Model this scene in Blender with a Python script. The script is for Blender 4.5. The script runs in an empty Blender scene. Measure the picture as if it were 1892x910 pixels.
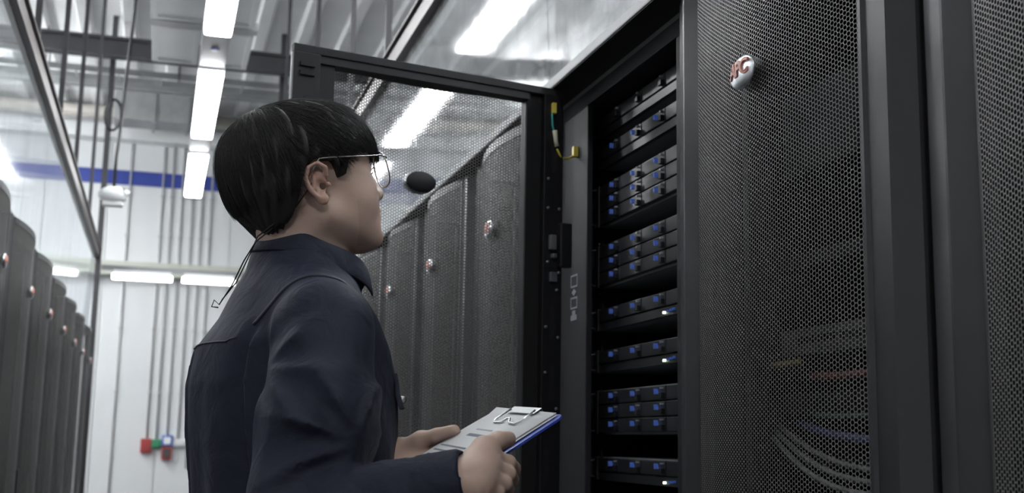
import bpy, bmesh, math, random
import numpy as np
from mathutils import Vector, Matrix

C = bpy.context.scene.collection
S = bpy.context.scene
rnd = random.Random(7)
PI = math.pi

# ------------------------------------------------------------------ camera
CAM_H = 1.29
cam_d = bpy.data.cameras.new('camera')
cam = bpy.data.objects.new('camera', cam_d)
C.objects.link(cam)
cam_d.sensor_width = 36.0
cam_d.lens = 2216.0 / 1892.0 * 36.0
cam_d.clip_start = 0.05
cam.matrix_world = Matrix(((0.9594153, -0.06254015, -0.27497458, 0.0),
                           (-0.28142227, -0.15012039, -0.94776863, 0.0),
                           (0.0179943, 0.98668769, -0.16162799, CAM_H),
                           (0, 0, 0, 1)))
cam_d.dof.use_dof = True
cam_d.dof.focus_distance = 1.60
cam_d.dof.aperture_fstop = 7.5
S.camera = cam

# ------------------------------------------------------------------ world, exposure
W = bpy.data.worlds.new('world')
S.world = W
W.use_nodes = True
W.node_tree.nodes['Background'].inputs[0].default_value = (0.8, 0.88, 1.0, 1)
W.node_tree.nodes['Background'].inputs[1].default_value = 0.3
S.view_settings.view_transform = 'Standard'
S.view_settings.look = 'None'
S.view_settings.exposure = 1.25
S.view_settings.gamma = 1.0
S.cycles.max_bounces = 8
S.cycles.transparent_max_bounces = 16
LAMP_EMIT = 12.0        # aisle lamps
ROOM_EMIT = 36.0       # lamps of the hall above
COOL = (0.97, 0.985, 1.0)

# ------------------------------------------------------------------ helpers
def tag(o, label=None, cat=None, group=None, kind=None):
    if label: o['label'] = label
    if cat: o['category'] = cat
    if group: o['group'] = group
    if kind: o['kind'] = kind
    return o

def empty(name, loc=(0, 0, 0), rz=0.0, label=None, cat=None, group=None):
    o = bpy.data.objects.new(name, None)
    C.objects.link(o)
    o.location = loc
    o.rotation_euler = (0, 0, rz)
    o.empty_display_size = 0.05
    return tag(o, label, cat, group)

def link_mesh(name, me, mat=None, parent=None, loc=(0, 0, 0), rz=0.0):
    o = bpy.data.objects.new(name, me)
    C.objects.link(o)
    if mat and not me.materials: me.materials.append(mat)
    o.location = loc
    o.rotation_euler = (0, 0, rz)
    if parent: o.parent = parent
    return o

class MB:
    """collects boxes, prisms, tubes; becomes one mesh"""
    def __init__(self): self.v = []; self.f = []; self.s = []
    def add(self, vs, fs, smooth=False):
        n = len(self.v)
        self.v += [tuple(p) for p in vs]
        self.f += [tuple(i + n for i in f) for f in fs]
        self.s += [smooth] * len(fs)
        return self
    def box(self, x0, x1, y0, y1, z0, z1):
        vs = [(x, y, z) for x in (x0, x1) for y in (y0, y1) for z in (z0, z1)]
        return self.add(vs, [(0, 1, 3, 2), (4, 6, 7, 5), (0, 4, 5, 1), (2, 3, 7, 6), (0, 2, 6, 4), (1, 5, 7, 3)])
    def prism(self, poly, z0, z1):            # polygon in xy, extruded in z
        n = len(poly)
        a = sum(poly[i][0]*poly[(i+1) % n][1]-poly[(i+1) % n][0]*poly[i][1] for i in range(n))
        if a < 0: poly = poly[::-1]
        vs = [(x, y, z0) for x, y in poly] + [(x, y, z1) for x, y in poly]
        fs = [tuple(range(n))[::-1], tuple(range(n, 2*n))] + [(i, (i+1) % n, n+(i+1) % n, n+i) for i in range(n)]
        return self.add(vs, fs)
    def tube(self, pts, r, n=8, cap=True):
        pts = [Vector(p) for p in pts]
        rs = r if isinstance(r, (list, tuple)) else [r]*len(pts)
        vs = []; up = None
        for i, p in enumerate(pts):
            t = (pts[min(i+1, len(pts)-1)] - pts[max(i-1, 0)]).normalized()
            if up is None: up = t.orthogonal().normalized()
            u = (up - t*up.dot(t)).normalized(); up = u
            w = t.cross(u)
            for k in range(n):
                a = 2*PI*k/n
                vs.append(p + (u*math.cos(a)+w*math.sin(a))*rs[i])
        fs = []
        for i in range(len(pts)-1):
            for k in range(n):
                fs.append((i*n+k, i*n+(k+1) % n, (i+1)*n+(k+1) % n, (i+1)*n+k))
        if cap:
            fs.append(tuple(range(n))[::-1]); fs.append(tuple((len(pts)-1)*n+k for k in range(n)))
        return self.add(vs, fs, True)
    def ellipsoid(self, c, r, nu=24, nv=12, rot=None):
        vs = []; fs = []
        for j in range(nv+1):
            th = PI*j/nv
            for i in range(nu):
                ph = 2*PI*i/nu
                p = Vector((r[0]*math.sin(th)*math.cos(ph), r[1]*math.sin(th)*math.sin(ph), r[2]*math.cos(th)))
                if rot: p = rot @ p
                vs.append(p+Vector(c))
        for j in range(nv):
            for i in range(nu):
                fs.append((j*nu+i, (j+1)*nu+i, (j+1)*nu+(i+1) % nu, j*nu+(i+1) % nu))
        return self.add(vs, fs, True)
    def mesh(self, name, mat=None, bevel=0.0):
        me = bpy.data.meshes.new(name)
        me.from_pydata(self.v, [], self.f)
        me.polygons.foreach_set('use_smooth', self.s)
        if bevel:
            bm = bmesh.new(); bm.from_mesh(me)
            bmesh.ops.bevel(bm, geom=[e for e in bm.edges if len(e.link_faces) == 2 and e.calc_face_angle(0) > 0.6],
                            offset=bevel, segments=2, affect='EDGES', profile=0.6)
            bm.to_mesh(me); bm.free()
        if mat: me.materials.append(mat)
        return me
    def build(self, name, mat, parent=None, bevel=0.0, loc=(0, 0, 0), rz=0.0):
        return link_mesh(name, self.mesh(name, mat, bevel), None, parent, loc, rz)

# ------------------------------------------------------------------ materials
def mat(name, col, rough=0.5, metal=0.0, bump=None, noise=None, spec=0.5, emit=None, coat=0.0, aniso=None):
    m = bpy.data.materials.new(name); m.use_nodes = True
    nt = m.node_tree; b = nt.nodes['Principled BSDF']
    b.inputs['Base Color'].default_value = (*col, 1)
    b.inputs['Roughness'].default_value = rough
    b.inputs['Metallic'].default_value = metal
    b.inputs['Specular IOR Level'].default_value = spec
    b.inputs['Coat Weight'].default_value = coat
    if emit:
        b.inputs['Emission Color'].default_value = (*emit[0], 1)
        b.inputs['Emission Strength'].default_value = emit[1]
    tc = nt.nodes.new('ShaderNodeTexCoord')
    if noise:       # (scale, amount): colour variation
        n = nt.nodes.new('ShaderNodeTexNoise'); n.inputs['Scale'].default_value = noise[0]
        n.inputs['Detail'].default_value = 4
        nt.links.new(tc.outputs['Object'], n.inputs['Vector'])
        r = nt.nodes.new('ShaderNodeMapRange')
        r.inputs['To Min'].default_value = 1-noise[1]; r.inputs['To Max'].default_value = 1+noise[1]
        nt.links.new(n.outputs['Fac'], r.inputs['Value'])
        mx = nt.nodes.new('ShaderNodeMix'); mx.data_type = 'RGBA'; mx.blend_type = 'MULTIPLY'
        mx.inputs['Factor'].default_value = 1
        mx.inputs['A'].default_value = (*col, 1)
        nt.links.new(r.outputs['Result'], mx.inputs['B'])
        nt.links.new(mx.outputs['Result'], b.inputs['Base Color'])
    if bump:        # (scale, strength, distance)
        n = nt.nodes.new('ShaderNodeTexNoise'); n.inputs['Scale'].default_value = bump[0]
        n.inputs['Detail'].default_value = 5
        nt.links.new(tc.outputs['Object'], n.inputs['Vector'])
        bp = nt.nodes.new('ShaderNodeBump'); bp.inputs['Strength'].default_value = bump[1]
        bp.inputs['Distance'].default_value = bump[2]
        nt.links.new(n.outputs['Fac'], bp.inputs['Height'])
        nt.links.new(bp.outputs['Normal'], b.inputs['Normal'])
    return m

def math_node(nt, op, a, b=None, c=None):
    n = nt.nodes.new('ShaderNodeMath'); n.operation = op
    for i, v in enumerate((a, b, c)):
        if v is None: continue
        if isinstance(v, (int, float)): n.inputs[i].default_value = v
        else: nt.links.new(v, n.inputs[i])
    return n.outputs[0]

def mesh_material():
    """perforated sheet: staggered round holes, real openings by alpha"""
    m = bpy.data.materials.new('perforated_steel'); m.use_nodes = True
    nt = m.node_tree; b = nt.nodes['Principled BSDF']
    b.inputs['Base Color'].default_value = (0.18, 0.176, 0.172, 1)
    b.inputs['Roughness'].default_value = 0.42
    tc = nt.nodes.new('ShaderNodeTexCoord')
    sp = nt.nodes.new('ShaderNodeSeparateXYZ'); nt.links.new(tc.outputs['Object'], sp.inputs[0])
    v, cx, r = 0.0060, 0.0052, 0.00252
    x = math_node(nt, 'DIVIDE', sp.outputs['X'], cx)
    col = math_node(nt, 'ROUND', x)
    dx = math_node(nt, 'MULTIPLY', math_node(nt, 'SUBTRACT', x, col), cx)
    odd = math_node(nt, 'MULTIPLY', math_node(nt, 'ABSOLUTE', math_node(nt, 'MODULO', col, 2.0)), 0.5)
    z = math_node(nt, 'SUBTRACT', math_node(nt, 'DIVIDE', sp.outputs['Z'], v), odd)
    dz = math_node(nt, 'MULTIPLY', math_node(nt, 'SUBTRACT', z, math_node(nt, 'ROUND', z)), v)
    d = math_node(nt, 'SQRT', math_node(nt, 'ADD', math_node(nt, 'MULTIPLY', dx, dx), math_node(nt, 'MULTIPLY', dz, dz)))
    solid = math_node(nt, 'GREATER_THAN', d, r)
    nt.links.new(solid, b.inputs['Alpha'])
    return m

def panel_material(name, haze, gloss):
    """clear PVC sheet: see-through, mirror-like skin, slight milky haze, vertical waves"""
    m = bpy.data.materials.new(name); m.use_nodes = True
    nt = m.node_tree; nt.nodes.remove(nt.nodes['Principled BSDF'])
    out = nt.nodes['Material Output']
    tr = nt.nodes.new('ShaderNodeBsdfTransparent'); tr.inputs[0].default_value = (0.9, 0.92, 0.93, 1)
    gl = nt.nodes.new('ShaderNodeBsdfGlossy'); gl.inputs['Roughness'].default_value = 0.045
    gl.inputs['Color'].default_value = (1, 1, 1, 1)
    tl = nt.nodes.new('ShaderNodeBsdfTranslucent'); tl.inputs[0].default_value = (0.85, 0.86, 0.87, 1)
    df = nt.nodes.new('ShaderNodeBsdfDiffuse'); df.inputs[0].default_value = (0.85, 0.86, 0.87, 1)
    tc = nt.nodes.new('ShaderNodeTexCoord')
    mp = nt.nodes.new('ShaderNodeMapping'); mp.inputs['Scale'].default_value = (1.0, 9.0, 1.6)
    nt.links.new(tc.outputs['Object'], mp.inputs[0])
    n = nt.nodes.new('ShaderNodeTexNoise'); n.inputs['Scale'].default_value = 2.2
    n.inputs['Detail'].default_value = 6; n.inputs['Roughness'].default_value = 0.6
    nt.links.new(mp.outputs[0], n.inputs['Vector'])
    bp = nt.nodes.new('ShaderNodeBump'); bp.inputs['Strength'].default_value = 0.05; bp.inputs['Distance'].default_value = 0.004
    nt.links.new(n.outputs['Fac'], bp.inputs['Height'])
    nt.links.new(bp.outputs['Normal'], gl.inputs['Normal'])
    m1 = nt.nodes.new('ShaderNodeMixShader'); m1.inputs[0].default_value = 0.5
    nt.links.new(tl.outputs[0], m1.inputs[1]); nt.links.new(df.outputs[0], m1.inputs[2])
    m2 = nt.nodes.new('ShaderNodeMixShader')
    hz = nt.nodes.new('ShaderNodeMapRange')
    hz.inputs['From Min'].default_value = 0.3; hz.inputs['From Max'].default_value = 0.7
    hz.inputs['To Min'].default_value = haze*0.4; hz.inputs['To Max'].default_value = haze*1.6
    nt.links.new(n.outputs['Fac'], hz.inputs['Value'])
    nt.links.new(hz.outputs[0], m2.inputs[0])
    nt.links.new(tr.outputs[0], m2.inputs[1]); nt.links.new(m1.outputs[0], m2.inputs[2])
    m3 = nt.nodes.new('ShaderNodeMixShader'); m3.inputs[0].default_value = gloss
    nt.links.new(m2.outputs[0], m3.inputs[1]); nt.links.new(gl.outputs[0], m3.inputs[2])
    nt.links.new(m3.outputs[0], out.inputs['Surface'])
    return m

def quilt_material():
    """white insulation blanket, quilted"""
    m = mat('quilted_insulation', (0.62, 0.63, 0.63), 0.6)
    nt = m.node_tree; b = nt.nodes['Principled BSDF']
    tc = nt.nodes.new('ShaderNodeTexCoord')
    vo = nt.nodes.new('ShaderNodeTexVoronoi'); vo.inputs['Scale'].default_value = 9.0
    vo.inputs['Randomness'].default_value = 0.55
    nt.links.new(tc.outputs['Object'], vo.inputs['Vector'])
    no = nt.nodes.new('ShaderNodeTexNoise'); no.inputs['Scale'].default_value = 22.0; no.inputs['Detail'].default_value = 4
    nt.links.new(tc.outputs['Object'], no.inputs['Vector'])
    h = math_node(nt, 'SUBTRACT', math_node(nt, 'MULTIPLY', no.outputs['Fac'], 0.5), vo.outputs['Distance'])
    bp = nt.nodes.new('ShaderNodeBump'); bp.inputs['Strength'].default_value = 1.0; bp.inputs['Distance'].default_value = 0.12
    nt.links.new(h, bp.inputs['Height']); nt.links.new(bp.outputs['Normal'], b.inputs['Normal'])
    ve = nt.nodes.new('ShaderNodeTexVoronoi'); ve.feature = 'DISTANCE_TO_EDGE'; ve.inputs['Scale'].default_value = 9.0
    ve.inputs['Randomness'].default_value = 0.55
    nt.links.new(tc.outputs['Object'], ve.inputs['Vector'])
    ed = math_node(nt, 'MULTIPLY', math_node(nt, 'MINIMUM', math_node(nt, 'ADD', ve.outputs['Distance'], 0.06), 0.2), 4.0)
    mr = nt.nodes.new('ShaderNodeMapRange'); mr.inputs['To Min'].default_value = 0.4; mr.inputs['To Max'].default_value = 1.25
    nt.links.new(math_node(nt, 'MULTIPLY', ed, math_node(nt, 'ADD', no.outputs['Fac'], 0.35)), mr.inputs['Value'])
    mx = nt.nodes.new('ShaderNodeMix'); mx.data_type = 'RGBA'; mx.blend_type = 'MULTIPLY'; mx.inputs['Factor'].default_value = 1
    mx.inputs['A'].default_value = (0.50, 0.51, 0.52, 1)
    nt.links.new(mr.outputs[0], mx.inputs['B']); nt.links.new(mx.outputs['Result'], b.inputs['Base Color'])
    return m

def fabric_material():
    m = mat('navy_twill', (0.0125, 0.0155, 0.031), 0.7, spec=0.3)
    nt = m.node_tree; b = nt.nodes['Principled BSDF']
    b.inputs['Sheen Weight'].default_value = 0.06; b.inputs['Sheen Roughness'].default_value = 0.4
    b.inputs['Sheen Tint'].default_value = (0.6, 0.66, 0.9, 1)
    tc = nt.nodes.new('ShaderNodeTexCoord')
    n1 = nt.nodes.new('ShaderNodeTexNoise'); n1.inputs['Scale'].default_value = 22; n1.inputs['Detail'].default_value = 4
    n1.inputs['Distortion'].default_value = 0.8
    n2 = nt.nodes.new('ShaderNodeTexNoise'); n2.inputs['Scale'].default_value = 700; n2.inputs['Detail'].default_value = 2
    for n in (n1, n2): nt.links.new(tc.outputs['Object'], n.inputs['Vector'])
    b1 = nt.nodes.new('ShaderNodeBump'); b1.inputs['Strength'].default_value = 0.8; b1.inputs['Distance'].default_value = 0.006
    b2 = nt.nodes.new('ShaderNodeBump'); b2.inputs['Strength'].default_value = 0.3; b2.inputs['Distance'].default_value = 0.0006
    nt.links.new(n1.outputs['Fac'], b1.inputs['Height']); nt.links.new(n2.outputs['Fac'], b2.inputs['Height'])
    nt.links.new(b1.outputs['Normal'], b2.inputs['Normal']); nt.links.new(b2.outputs['Normal'], b.inputs['Normal'])
    return m

def skin_material():
    m = mat('skin', (0.45, 0.29, 0.21), 0.48, spec=0.4)
    nt = m.node_tree; b = nt.nodes['Principled BSDF']
    b.inputs['Subsurface Weight'].default_value = 0.12
    b.inputs['Subsurface Radius'].default_value = (0.9, 0.35, 0.2)
    b.inputs['Subsurface Scale'].default_value = 0.006
    at = nt.nodes.new('ShaderNodeAttribute'); at.attribute_name = 'tint'
    tc = nt.nodes.new('ShaderNodeTexCoord')
    n = nt.nodes.new('ShaderNodeTexNoise'); n.inputs['Scale'].default_value = 35; n.inputs['Detail'].default_value = 5
    nt.links.new(tc.outputs['Object'], n.inputs['Vector'])
    mr = nt.nodes.new('ShaderNodeMapRange'); mr.inputs['To Min'].default_value = 0.86; mr.inputs['To Max'].default_value = 1.12
    nt.links.new(n.outputs['Fac'], mr.inputs['Value'])
    mx = nt.nodes.new('ShaderNodeMix'); mx.data_type = 'RGBA'; mx.blend_type = 'MULTIPLY'; mx.inputs['Factor'].default_value = 1
    nt.links.new(at.outputs['Color'], mx.inputs['A']); nt.links.new(mr.outputs[0], mx.inputs['B'])
    nt.links.new(mx.outputs['Result'], b.inputs['Base Color'])
    n2 = nt.nodes.new('ShaderNodeTexNoise'); n2.inputs['Scale'].default_value = 320; n2.inputs['Detail'].default_value = 3
    nt.links.new(tc.outputs['Object'], n2.inputs['Vector'])
    bp = nt.nodes.new('ShaderNodeBump'); bp.inputs['Strength'].default_value = 0.25; bp.inputs['Distance'].default_value = 0.0008
    nt.links.new(n2.outputs['Fac'], bp.inputs['Height']); nt.links.new(bp.outputs['Normal'], b.inputs['Normal'])
    return m

def lamp_material(name, strength):
    m = mat(name, (0.9, 0.9, 0.9), 0.4, emit=(COOL, strength))
    return m

def paper_material():
    """printed form: a grey header line, a dark bar and body lines, all flat print"""
    m = mat('printed_paper', (0.78, 0.79, 0.8), 0.7)
    return m

M = dict(
    mesh=mesh_material(),
    frame=mat('door_frame_paint', (0.040, 0.040, 0.042), 0.38, spec=0.4, bump=(900, 0.15, 0.0004), noise=(9, 0.08)),
    cab=mat('cabinet_paint', (0.016, 0.016, 0.018), 0.6, spec=0.25, bump=(700, 0.12, 0.0004)),
    post=mat('post_paint', (0.018, 0.018, 0.021), 0.6, spec=0.25, noise=(14, 0.1)),
    black=mat('black_steel', (0.012, 0.012, 0.014), 0.42),
    void=mat('dark_interior', (0.008, 0.008, 0.009), 0.8),
    channel=mat('door_channel_paint', (0.028, 0.029, 0.031), 0.55, spec=0.3, noise=(12, 0.1)),
    server=mat('server_plastic', (0.020, 0.021, 0.025), 0.35),
    chassis=mat('server_chassis_steel', (0.20, 0.21, 0.22), 0.42, noise=(20, 0.1)),
    silver=mat('silver_latch', (0.35, 0.36, 0.38), 0.3, 0.8),
    chrome=mat('chrome', (0.85, 0.87, 0.9), 0.28, 1.0),
    red=mat('red_lettering', (0.62, 0.25, 0.20), 0.4),
    badgeback=mat('badge_back_plastic', (0.010, 0.010, 0.012), 0.6),
    led=mat('blue_light', (0.03, 0.06, 0.22), 0.4, emit=((0.14, 0.28, 1.0), 0.05)),
    ledg=mat('green_light', (0.6, 0.7, 0.5), 0.4, emit=((0.7, 0.9, 0.6), 1.8)),
    white=mat('white_paint', (0.72, 0.74, 0.75), 0.45, noise=(6, 0.04)),
    wall=mat('white_panel_wall', (0.72, 0.74, 0.75), 0.4, noise=(2.5, 0.05)),
    ceil=mat('ribbed_ceiling', (0.80, 0.81, 0.81), 0.5, noise=(3, 0.12)),
    floor=mat('raised_floor_laminate', (0.11, 0.11, 0.115), 0.35, noise=(30, 0.08)),
    joint=mat('floor_joint', (0.08, 0.08, 0.08), 0.6),
    alu=mat('anodised_track', (0.20, 0.205, 0.21), 0.5, 0.3, noise=(14, 0.06)),
    beam=mat('dark_aluminium_beam', (0.055, 0.042, 0.042), 0.4, 0.2, noise=(8, 0.2)),
    dark=mat('dark_steel', (0.055, 0.055, 0.06), 0.5),
    galv=mat('galvanised_sheet', (0.36, 0.37, 0.37), 0.45, 0.3, noise=(11, 0.2)),
    beige=mat('beige_lagging', (0.42, 0.40, 0.36), 0.6, noise=(7, 0.12)),
    green=mat('pale_green_paint', (0.55, 0.57, 0.50), 0.5),
    blue=mat('blue_band_paint', (0.03, 0.055, 0.30), 0.45),
    trunk=mat('grey_trunking', (0.30, 0.30, 0.31), 0.5),
    lamp=lamp_material('aisle_lamp_diffuser', LAMP_EMIT),
    batten=lamp_material('batten_diffuser', 5.0),
    hall=lamp_material('hall_lamp_diffuser', ROOM_EMIT),
    pvc=panel_material('clear_pvc_sheet', 0.08, 0.24),
    quilt=quilt_material(),
    navy=fabric_material(),
    navyd=mat('navy_seam', (0.035, 0.04, 0.06), 0.6),
    trouser=mat('dark_trouser_cloth', (0.012, 0.013, 0.02), 0.8),
    shoe=mat('black_leather', (0.012, 0.011, 0.011), 0.3),
    skin=skin_material(),
    hair=mat('black_hair', (0.014, 0.0125, 0.012), 0.55, spec=0.5),
    wire=mat('silver_wire', (0.55, 0.53, 0.50), 0.22, 1.0),
    cord=mat('black_cord', (0.012, 0.012, 0.013), 0.5),
    eye=mat('eyeball', (0.7, 0.68, 0.66), 0.15),
    board=mat('blue_plastic_board', (0.035, 0.075, 0.42), 0.3),
    paper=paper_material(),
    ink=mat('grey_print', (0.22, 0.24, 0.30), 0.8),
    yellow=mat('yellow_terminal', (0.72, 0.58, 0.09), 0.4),
    teal=mat('teal_wire', (0.06, 0.42, 0.38), 0.4),
    ivory=mat('ivory_connector', (0.62, 0.60, 0.45), 0.4),
    redp=mat('red_plastic', (0.36, 0.05, 0.05), 0.4),
    greenp=mat('green_plastic', (0.04, 0.25, 0.12), 0.4),
    bluep=mat('blue_plastic', (0.05, 0.12, 0.45), 0.4),
    conduit=mat('pale_conduit', (0.5, 0.51, 0.52), 0.5),
    device=mat('device_grey', (0.07, 0.072, 0.075), 0.5),
    redd=mat('dull_red_cable', (0.12, 0.02, 0.018), 0.6),
    yelld=mat('dull_yellow_cable', (0.15, 0.12, 0.03), 0.6),
    blued=mat('dull_blue_cable', (0.02, 0.03, 0.12), 0.6),
    greend=mat('dull_green_cable', (0.02, 0.08, 0.045), 0.6),
    greyc=mat('grey_cable', (0.14, 0.145, 0.15), 0.5),
    labelm=mat('label_print', (0.24, 0.25, 0.28), 0.5),
)
def glass_material():
    m = bpy.data.materials.new('lens_glass'); m.use_nodes = True
    nt = m.node_tree; nt.nodes.remove(nt.nodes['Principled BSDF'])
    tr = nt.nodes.new('ShaderNodeBsdfTransparent'); tr.inputs[0].default_value = (0.95, 0.96, 0.96, 1)
    gl = nt.nodes.new('ShaderNodeBsdfGlossy'); gl.inputs['Roughness'].default_value = 0.02
    mx = nt.nodes.new('ShaderNodeMixShader')
    fr = nt.nodes.new('ShaderNodeFresnel'); fr.inputs[0].default_value = 1.6
    nt.links.new(fr.outputs[0], mx.inputs[0])
    nt.links.new(tr.outputs[0], mx.inputs[1]); nt.links.new(gl.outputs[0], mx.inputs[2])
    nt.links.new(mx.outputs[0], nt.nodes['Material Output'].inputs['Surface'])
    return m
M['glass'] = glass_material()

# ------------------------------------------------------------------ the hall
RX0, RX1, RY0, RY1, RZ = -2.9, 2.9, -3.0, 12.0, 4.45
def struct(o): o['kind'] = 'structure'; return o

fl = struct(MB().box(RX0, RX1, RY0, RY1, -0.1, -0.006).build('floor', M['joint']))
tile_me = MB().box(-0.298, 0.298, -0.298, 0.298, -0.006, 0).mesh('floor_tile', M['floor'], 0.001)
nx = int((RX1-RX0)/0.6); ny = int((RY1-RY0)/0.6)
for i in range(nx+1):
    for j in range(ny):
        x = RX0+0.3+i*0.6-0.05; y = RY0+0.3+j*0.6
        if -0.95 < x < 1.2 and x+0.3 < RX1: link_mesh('floor_tile', tile_me, None, fl, (x, y, 0))
struct(MB().box(RX0, RX1, RY0, RY1, RZ, RZ+0.1).build('ceiling', M['ceil']))
ceiling = bpy.data.objects['ceiling']
rib_me = MB().prism([(-0.05, 0), (-0.035, -0.05), (0.035, -0.05), (0.05, 0)], 0, 1).mesh('ceiling_rib', M['ceil'])
rib = MB()
rib_me = MB()
L = RY1-RY0
for s in (0,):
    vs = [(x, y, z) for y in (0, L) for x, z in ((-0.06, 0), (-0.04, -0.05), (0.04, -0.05), (0.06, 0))]
    rib_me.add(vs, [(0, 1, 5, 4), (1, 2, 6, 5), (2, 3, 7, 6), (0, 3, 2, 1), (4, 5, 6, 7), (0, 4, 7, 3)])
rib_me = rib_me.mesh('ceiling_rib', M['ceil'])
x = RX0+0.2
while x < RX1:
    link_mesh('ceiling_rib', rib_me, None, ceiling, (x, RY0, RZ)); x += 0.33

wb = struct(MB().box(RX0, RX1, RY1, RY1+0.1, 0, RZ).build('wall_back', M['wall']))
pm = MB().box(-0.286, 0.286, -0.02, 0, 0, 2.78).mesh('wall_panel', M['wall'], 0.006)
pm2 = MB().box(-0.286, 0.286, -0.02, 0, 0, RZ-2.80).mesh('wall_panel', M['wall'], 0.006)
x = RX0+0.29
while x < RX1-0.2:
    link_mesh('wall_panel', pm, None, wb, (x, RY1, 0)); link_mesh('wall_panel', pm2, None, wb, (x, RY1, 2.80)); x += 0.58
struct(MB().box(RX0-0.1, RX0, RY0, RY1, 0, RZ).build('wall_left', M['wall']))
struct(MB().box(RX1, RX1+0.1, RY0, RY1, 0, RZ).build('wall_right', M['quilt']))
struct(MB().box(RX0, RX1, RY0-0.1, RY0, 0, RZ).build('wall_front', M['dark']))
# painted band, ledge and rail on the end wall
struct(MB().box(RX0, RX1, RY1-0.035, RY1-0.02, 3.69, 3.83).build('trim_1', M['blue']))
o = struct(MB().box(RX0, RX1, RY1-0.22, RY1-0.02, 4.10, 4.24).build('trim_2', M['white'], bevel=0.01))
struct(MB().box(RX0, RX1, RY1-0.14, RY1-0.02, 2.80, 2.93).build('trim_3', M['green']))

# dark joints of the insulation on the right wall
for k, y in enumerate((8.0, 9.1)):
    struct(MB().box(RX1-0.012, RX1, y-0.012, y+0.012, 0.0, RZ).build('trim_%d' % (4+k), M['galv']))
# steel beams across the hall
def ibeam(y, z0, z1, w, m, label):
    b = MB()
    b.box(RX0+0.01, RX1-0.01, y-0.012, y+0.012, z0, z1)
    b.box(RX0+0.01, RX1-0.01, y-w/2, y+w/2, z0, z0+0.02)
    b.box(RX0+0.01, RX1-0.01, y-w/2, y+w/2, z1-0.02, z1)
    o = b.build('steel_beam', m); tag(o, label, 'beam'); return o
ibeam(9.0, 4.04, 4.19, 0.10, M['dark'], 'dark steel beam crossing the hall above the white ceiling boxes')
ibeam(10.4, 4.20, 4.30, 0.08, M['galv'], 'pale grey steel beam crossing the hall beyond the dark one')
# duct and pipe near the end wall
t = empty('air_duct', (0.0, 11.25, 4.0), 0, 'grey metal air duct under the ceiling above the end wall ledge', 'duct')
MB().box(-0.55, 0.35, -0.18, 0.18, 0.12, 0.38).build('duct_body', M['galv'], t, 0.01)
fm = MB().box(-0.012, 0.012, -0.2, 0.2, 0.10, 0.40).mesh('duct_flange', M['galv'])
for x in (-0.5, -0.2, 0.1, 0.33): link_mesh('duct_flange', fm, None, t, (x, 0, 0))
st = MB().box(-0.006, 0.006, -0.006, 0.006, 0.38, 0.45).mesh('hanger_rod', M['dark'])
for x in (-0.4, 0.2): link_mesh('hanger_rod', st, None, t, (x, 0, 0))
t = empty('lagged_pipe', (0, 11.62, 4.2), 0, 'beige lagged pipe running along the end wall above the ledge', 'pipe')
MB().tube([(RX0+0.02, 0, 0.1), (RX1-0.02, 0, 0.1)], 0.06, 12).build('pipe_run', M['beige'], t)
# cable tray across
t = empty('cable_tray', (0, 9.75, 4.1), 0, 'pale wire cable tray crossing under the ceiling between the two steel beams', 'cable tray')
for yy in (-0.12, 0.12): MB().box(RX0+0.02, RX1-0.02, yy-0.006, yy+0.006, 0.0, 0.05).build('side_rail', M['galv'], t)
rg = MB().box(-0.006, 0.006, -0.12, 0.12, 0, 0.012).mesh('rung', M['galv'])
for k in range(18): link_mesh('rung', rg, None, t, (RX0+0.2+k*0.32, 0, 0))
hr = MB().box(-0.005, 0.005, -0.005, 0.005, 0.0, 0.35).mesh('hanger_rod', M['dark'])
for x in (-2, -1, 0, 1, 2):
    for yy in (-0.13, 0.13): link_mesh('hanger_rod', hr, None, t, (x, yy, 0))

# conduits down the end wall
cond = [(-0.39, 2.9, 0.25, 'leftmost thin grey conduit on the end wall, running to the floor'),
        (-0.085, 2.9, 1.27, 'thin grey conduit on the end wall ending at the red call point'),
        (0.005, 2.9, 1.26, 'thin grey conduit on the end wall ending at the green box'),
        (0.10, 2.9, 1.31, 'thin grey conduit on the end wall ending at the blue socket'),
        (0.20, 2.9, 1.27, 'thin grey conduit on the end wall ending at the small white box'),
        (0.29, 2.9, 1.0, 'thin grey conduit on the end wall, second to the right of the blue socket'),
        (0.38, 2.9, 1.0, 'rightmost thin grey conduit on the end wall beside the jacket')]
for x, z1, z0, lab in cond:
    t = empty('conduit', (x, RY1-0.034, 0), 0, lab, 'conduit', 'conduits down the end wall')
    MB().tube([(0, 0, z0), (0, 0, 4.1)], 0.009, 8).build('pipe', M['conduit'], t)
    cl = MB().box(-0.018, 0.018, -0.014, 0.014, -0.01, 0.01).mesh('clip', M['conduit'])
    for z in (1.7, 2.3, 3.2, 3.6): link_mesh('clip', cl, None, t, (0, 0, z))
def wbox(name, x, z, w, h, d, m, label, cat, lens=None):
    t = empty(name, (x, RY1-0.02, z), 0, label, cat)
    MB().box(-w/2, w/2, -d, 0, -h/2, h/2).build('housing', M[m], t, 0.006)
    MB().box(-w/3, w/3, -d-0.006, -d, -h/3, h/3).build('cover', M[lens or m], t, 0.002)
wbox('call_point', -0.085, 1.205, 0.10, 0.13, 0.05, 'redp', 'small red call point on the end wall', 'call point', 'redp')
wbox('junction_box', 0.005, 1.225, 0.09, 0.08, 0.05, 'greenp', 'small green box on the end wall beside the red call point', 'box')
wbox('wall_socket', 0.105, 1.255, 0.10, 0.10, 0.07, 'bluep', 'blue and white wall socket on the end wall', 'socket', 'white')
wbox('alarm_sounder', 0.105, 1.14, 0.09, 0.12, 0.06, 'redp', 'dark red device on the end wall under the blue socket', 'alarm', 'dark')
wbox('switch_box', 0.205, 1.235, 0.13, 0.07, 0.05, 'white', 'small white box on the end wall beside the jacket', 'box')

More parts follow.
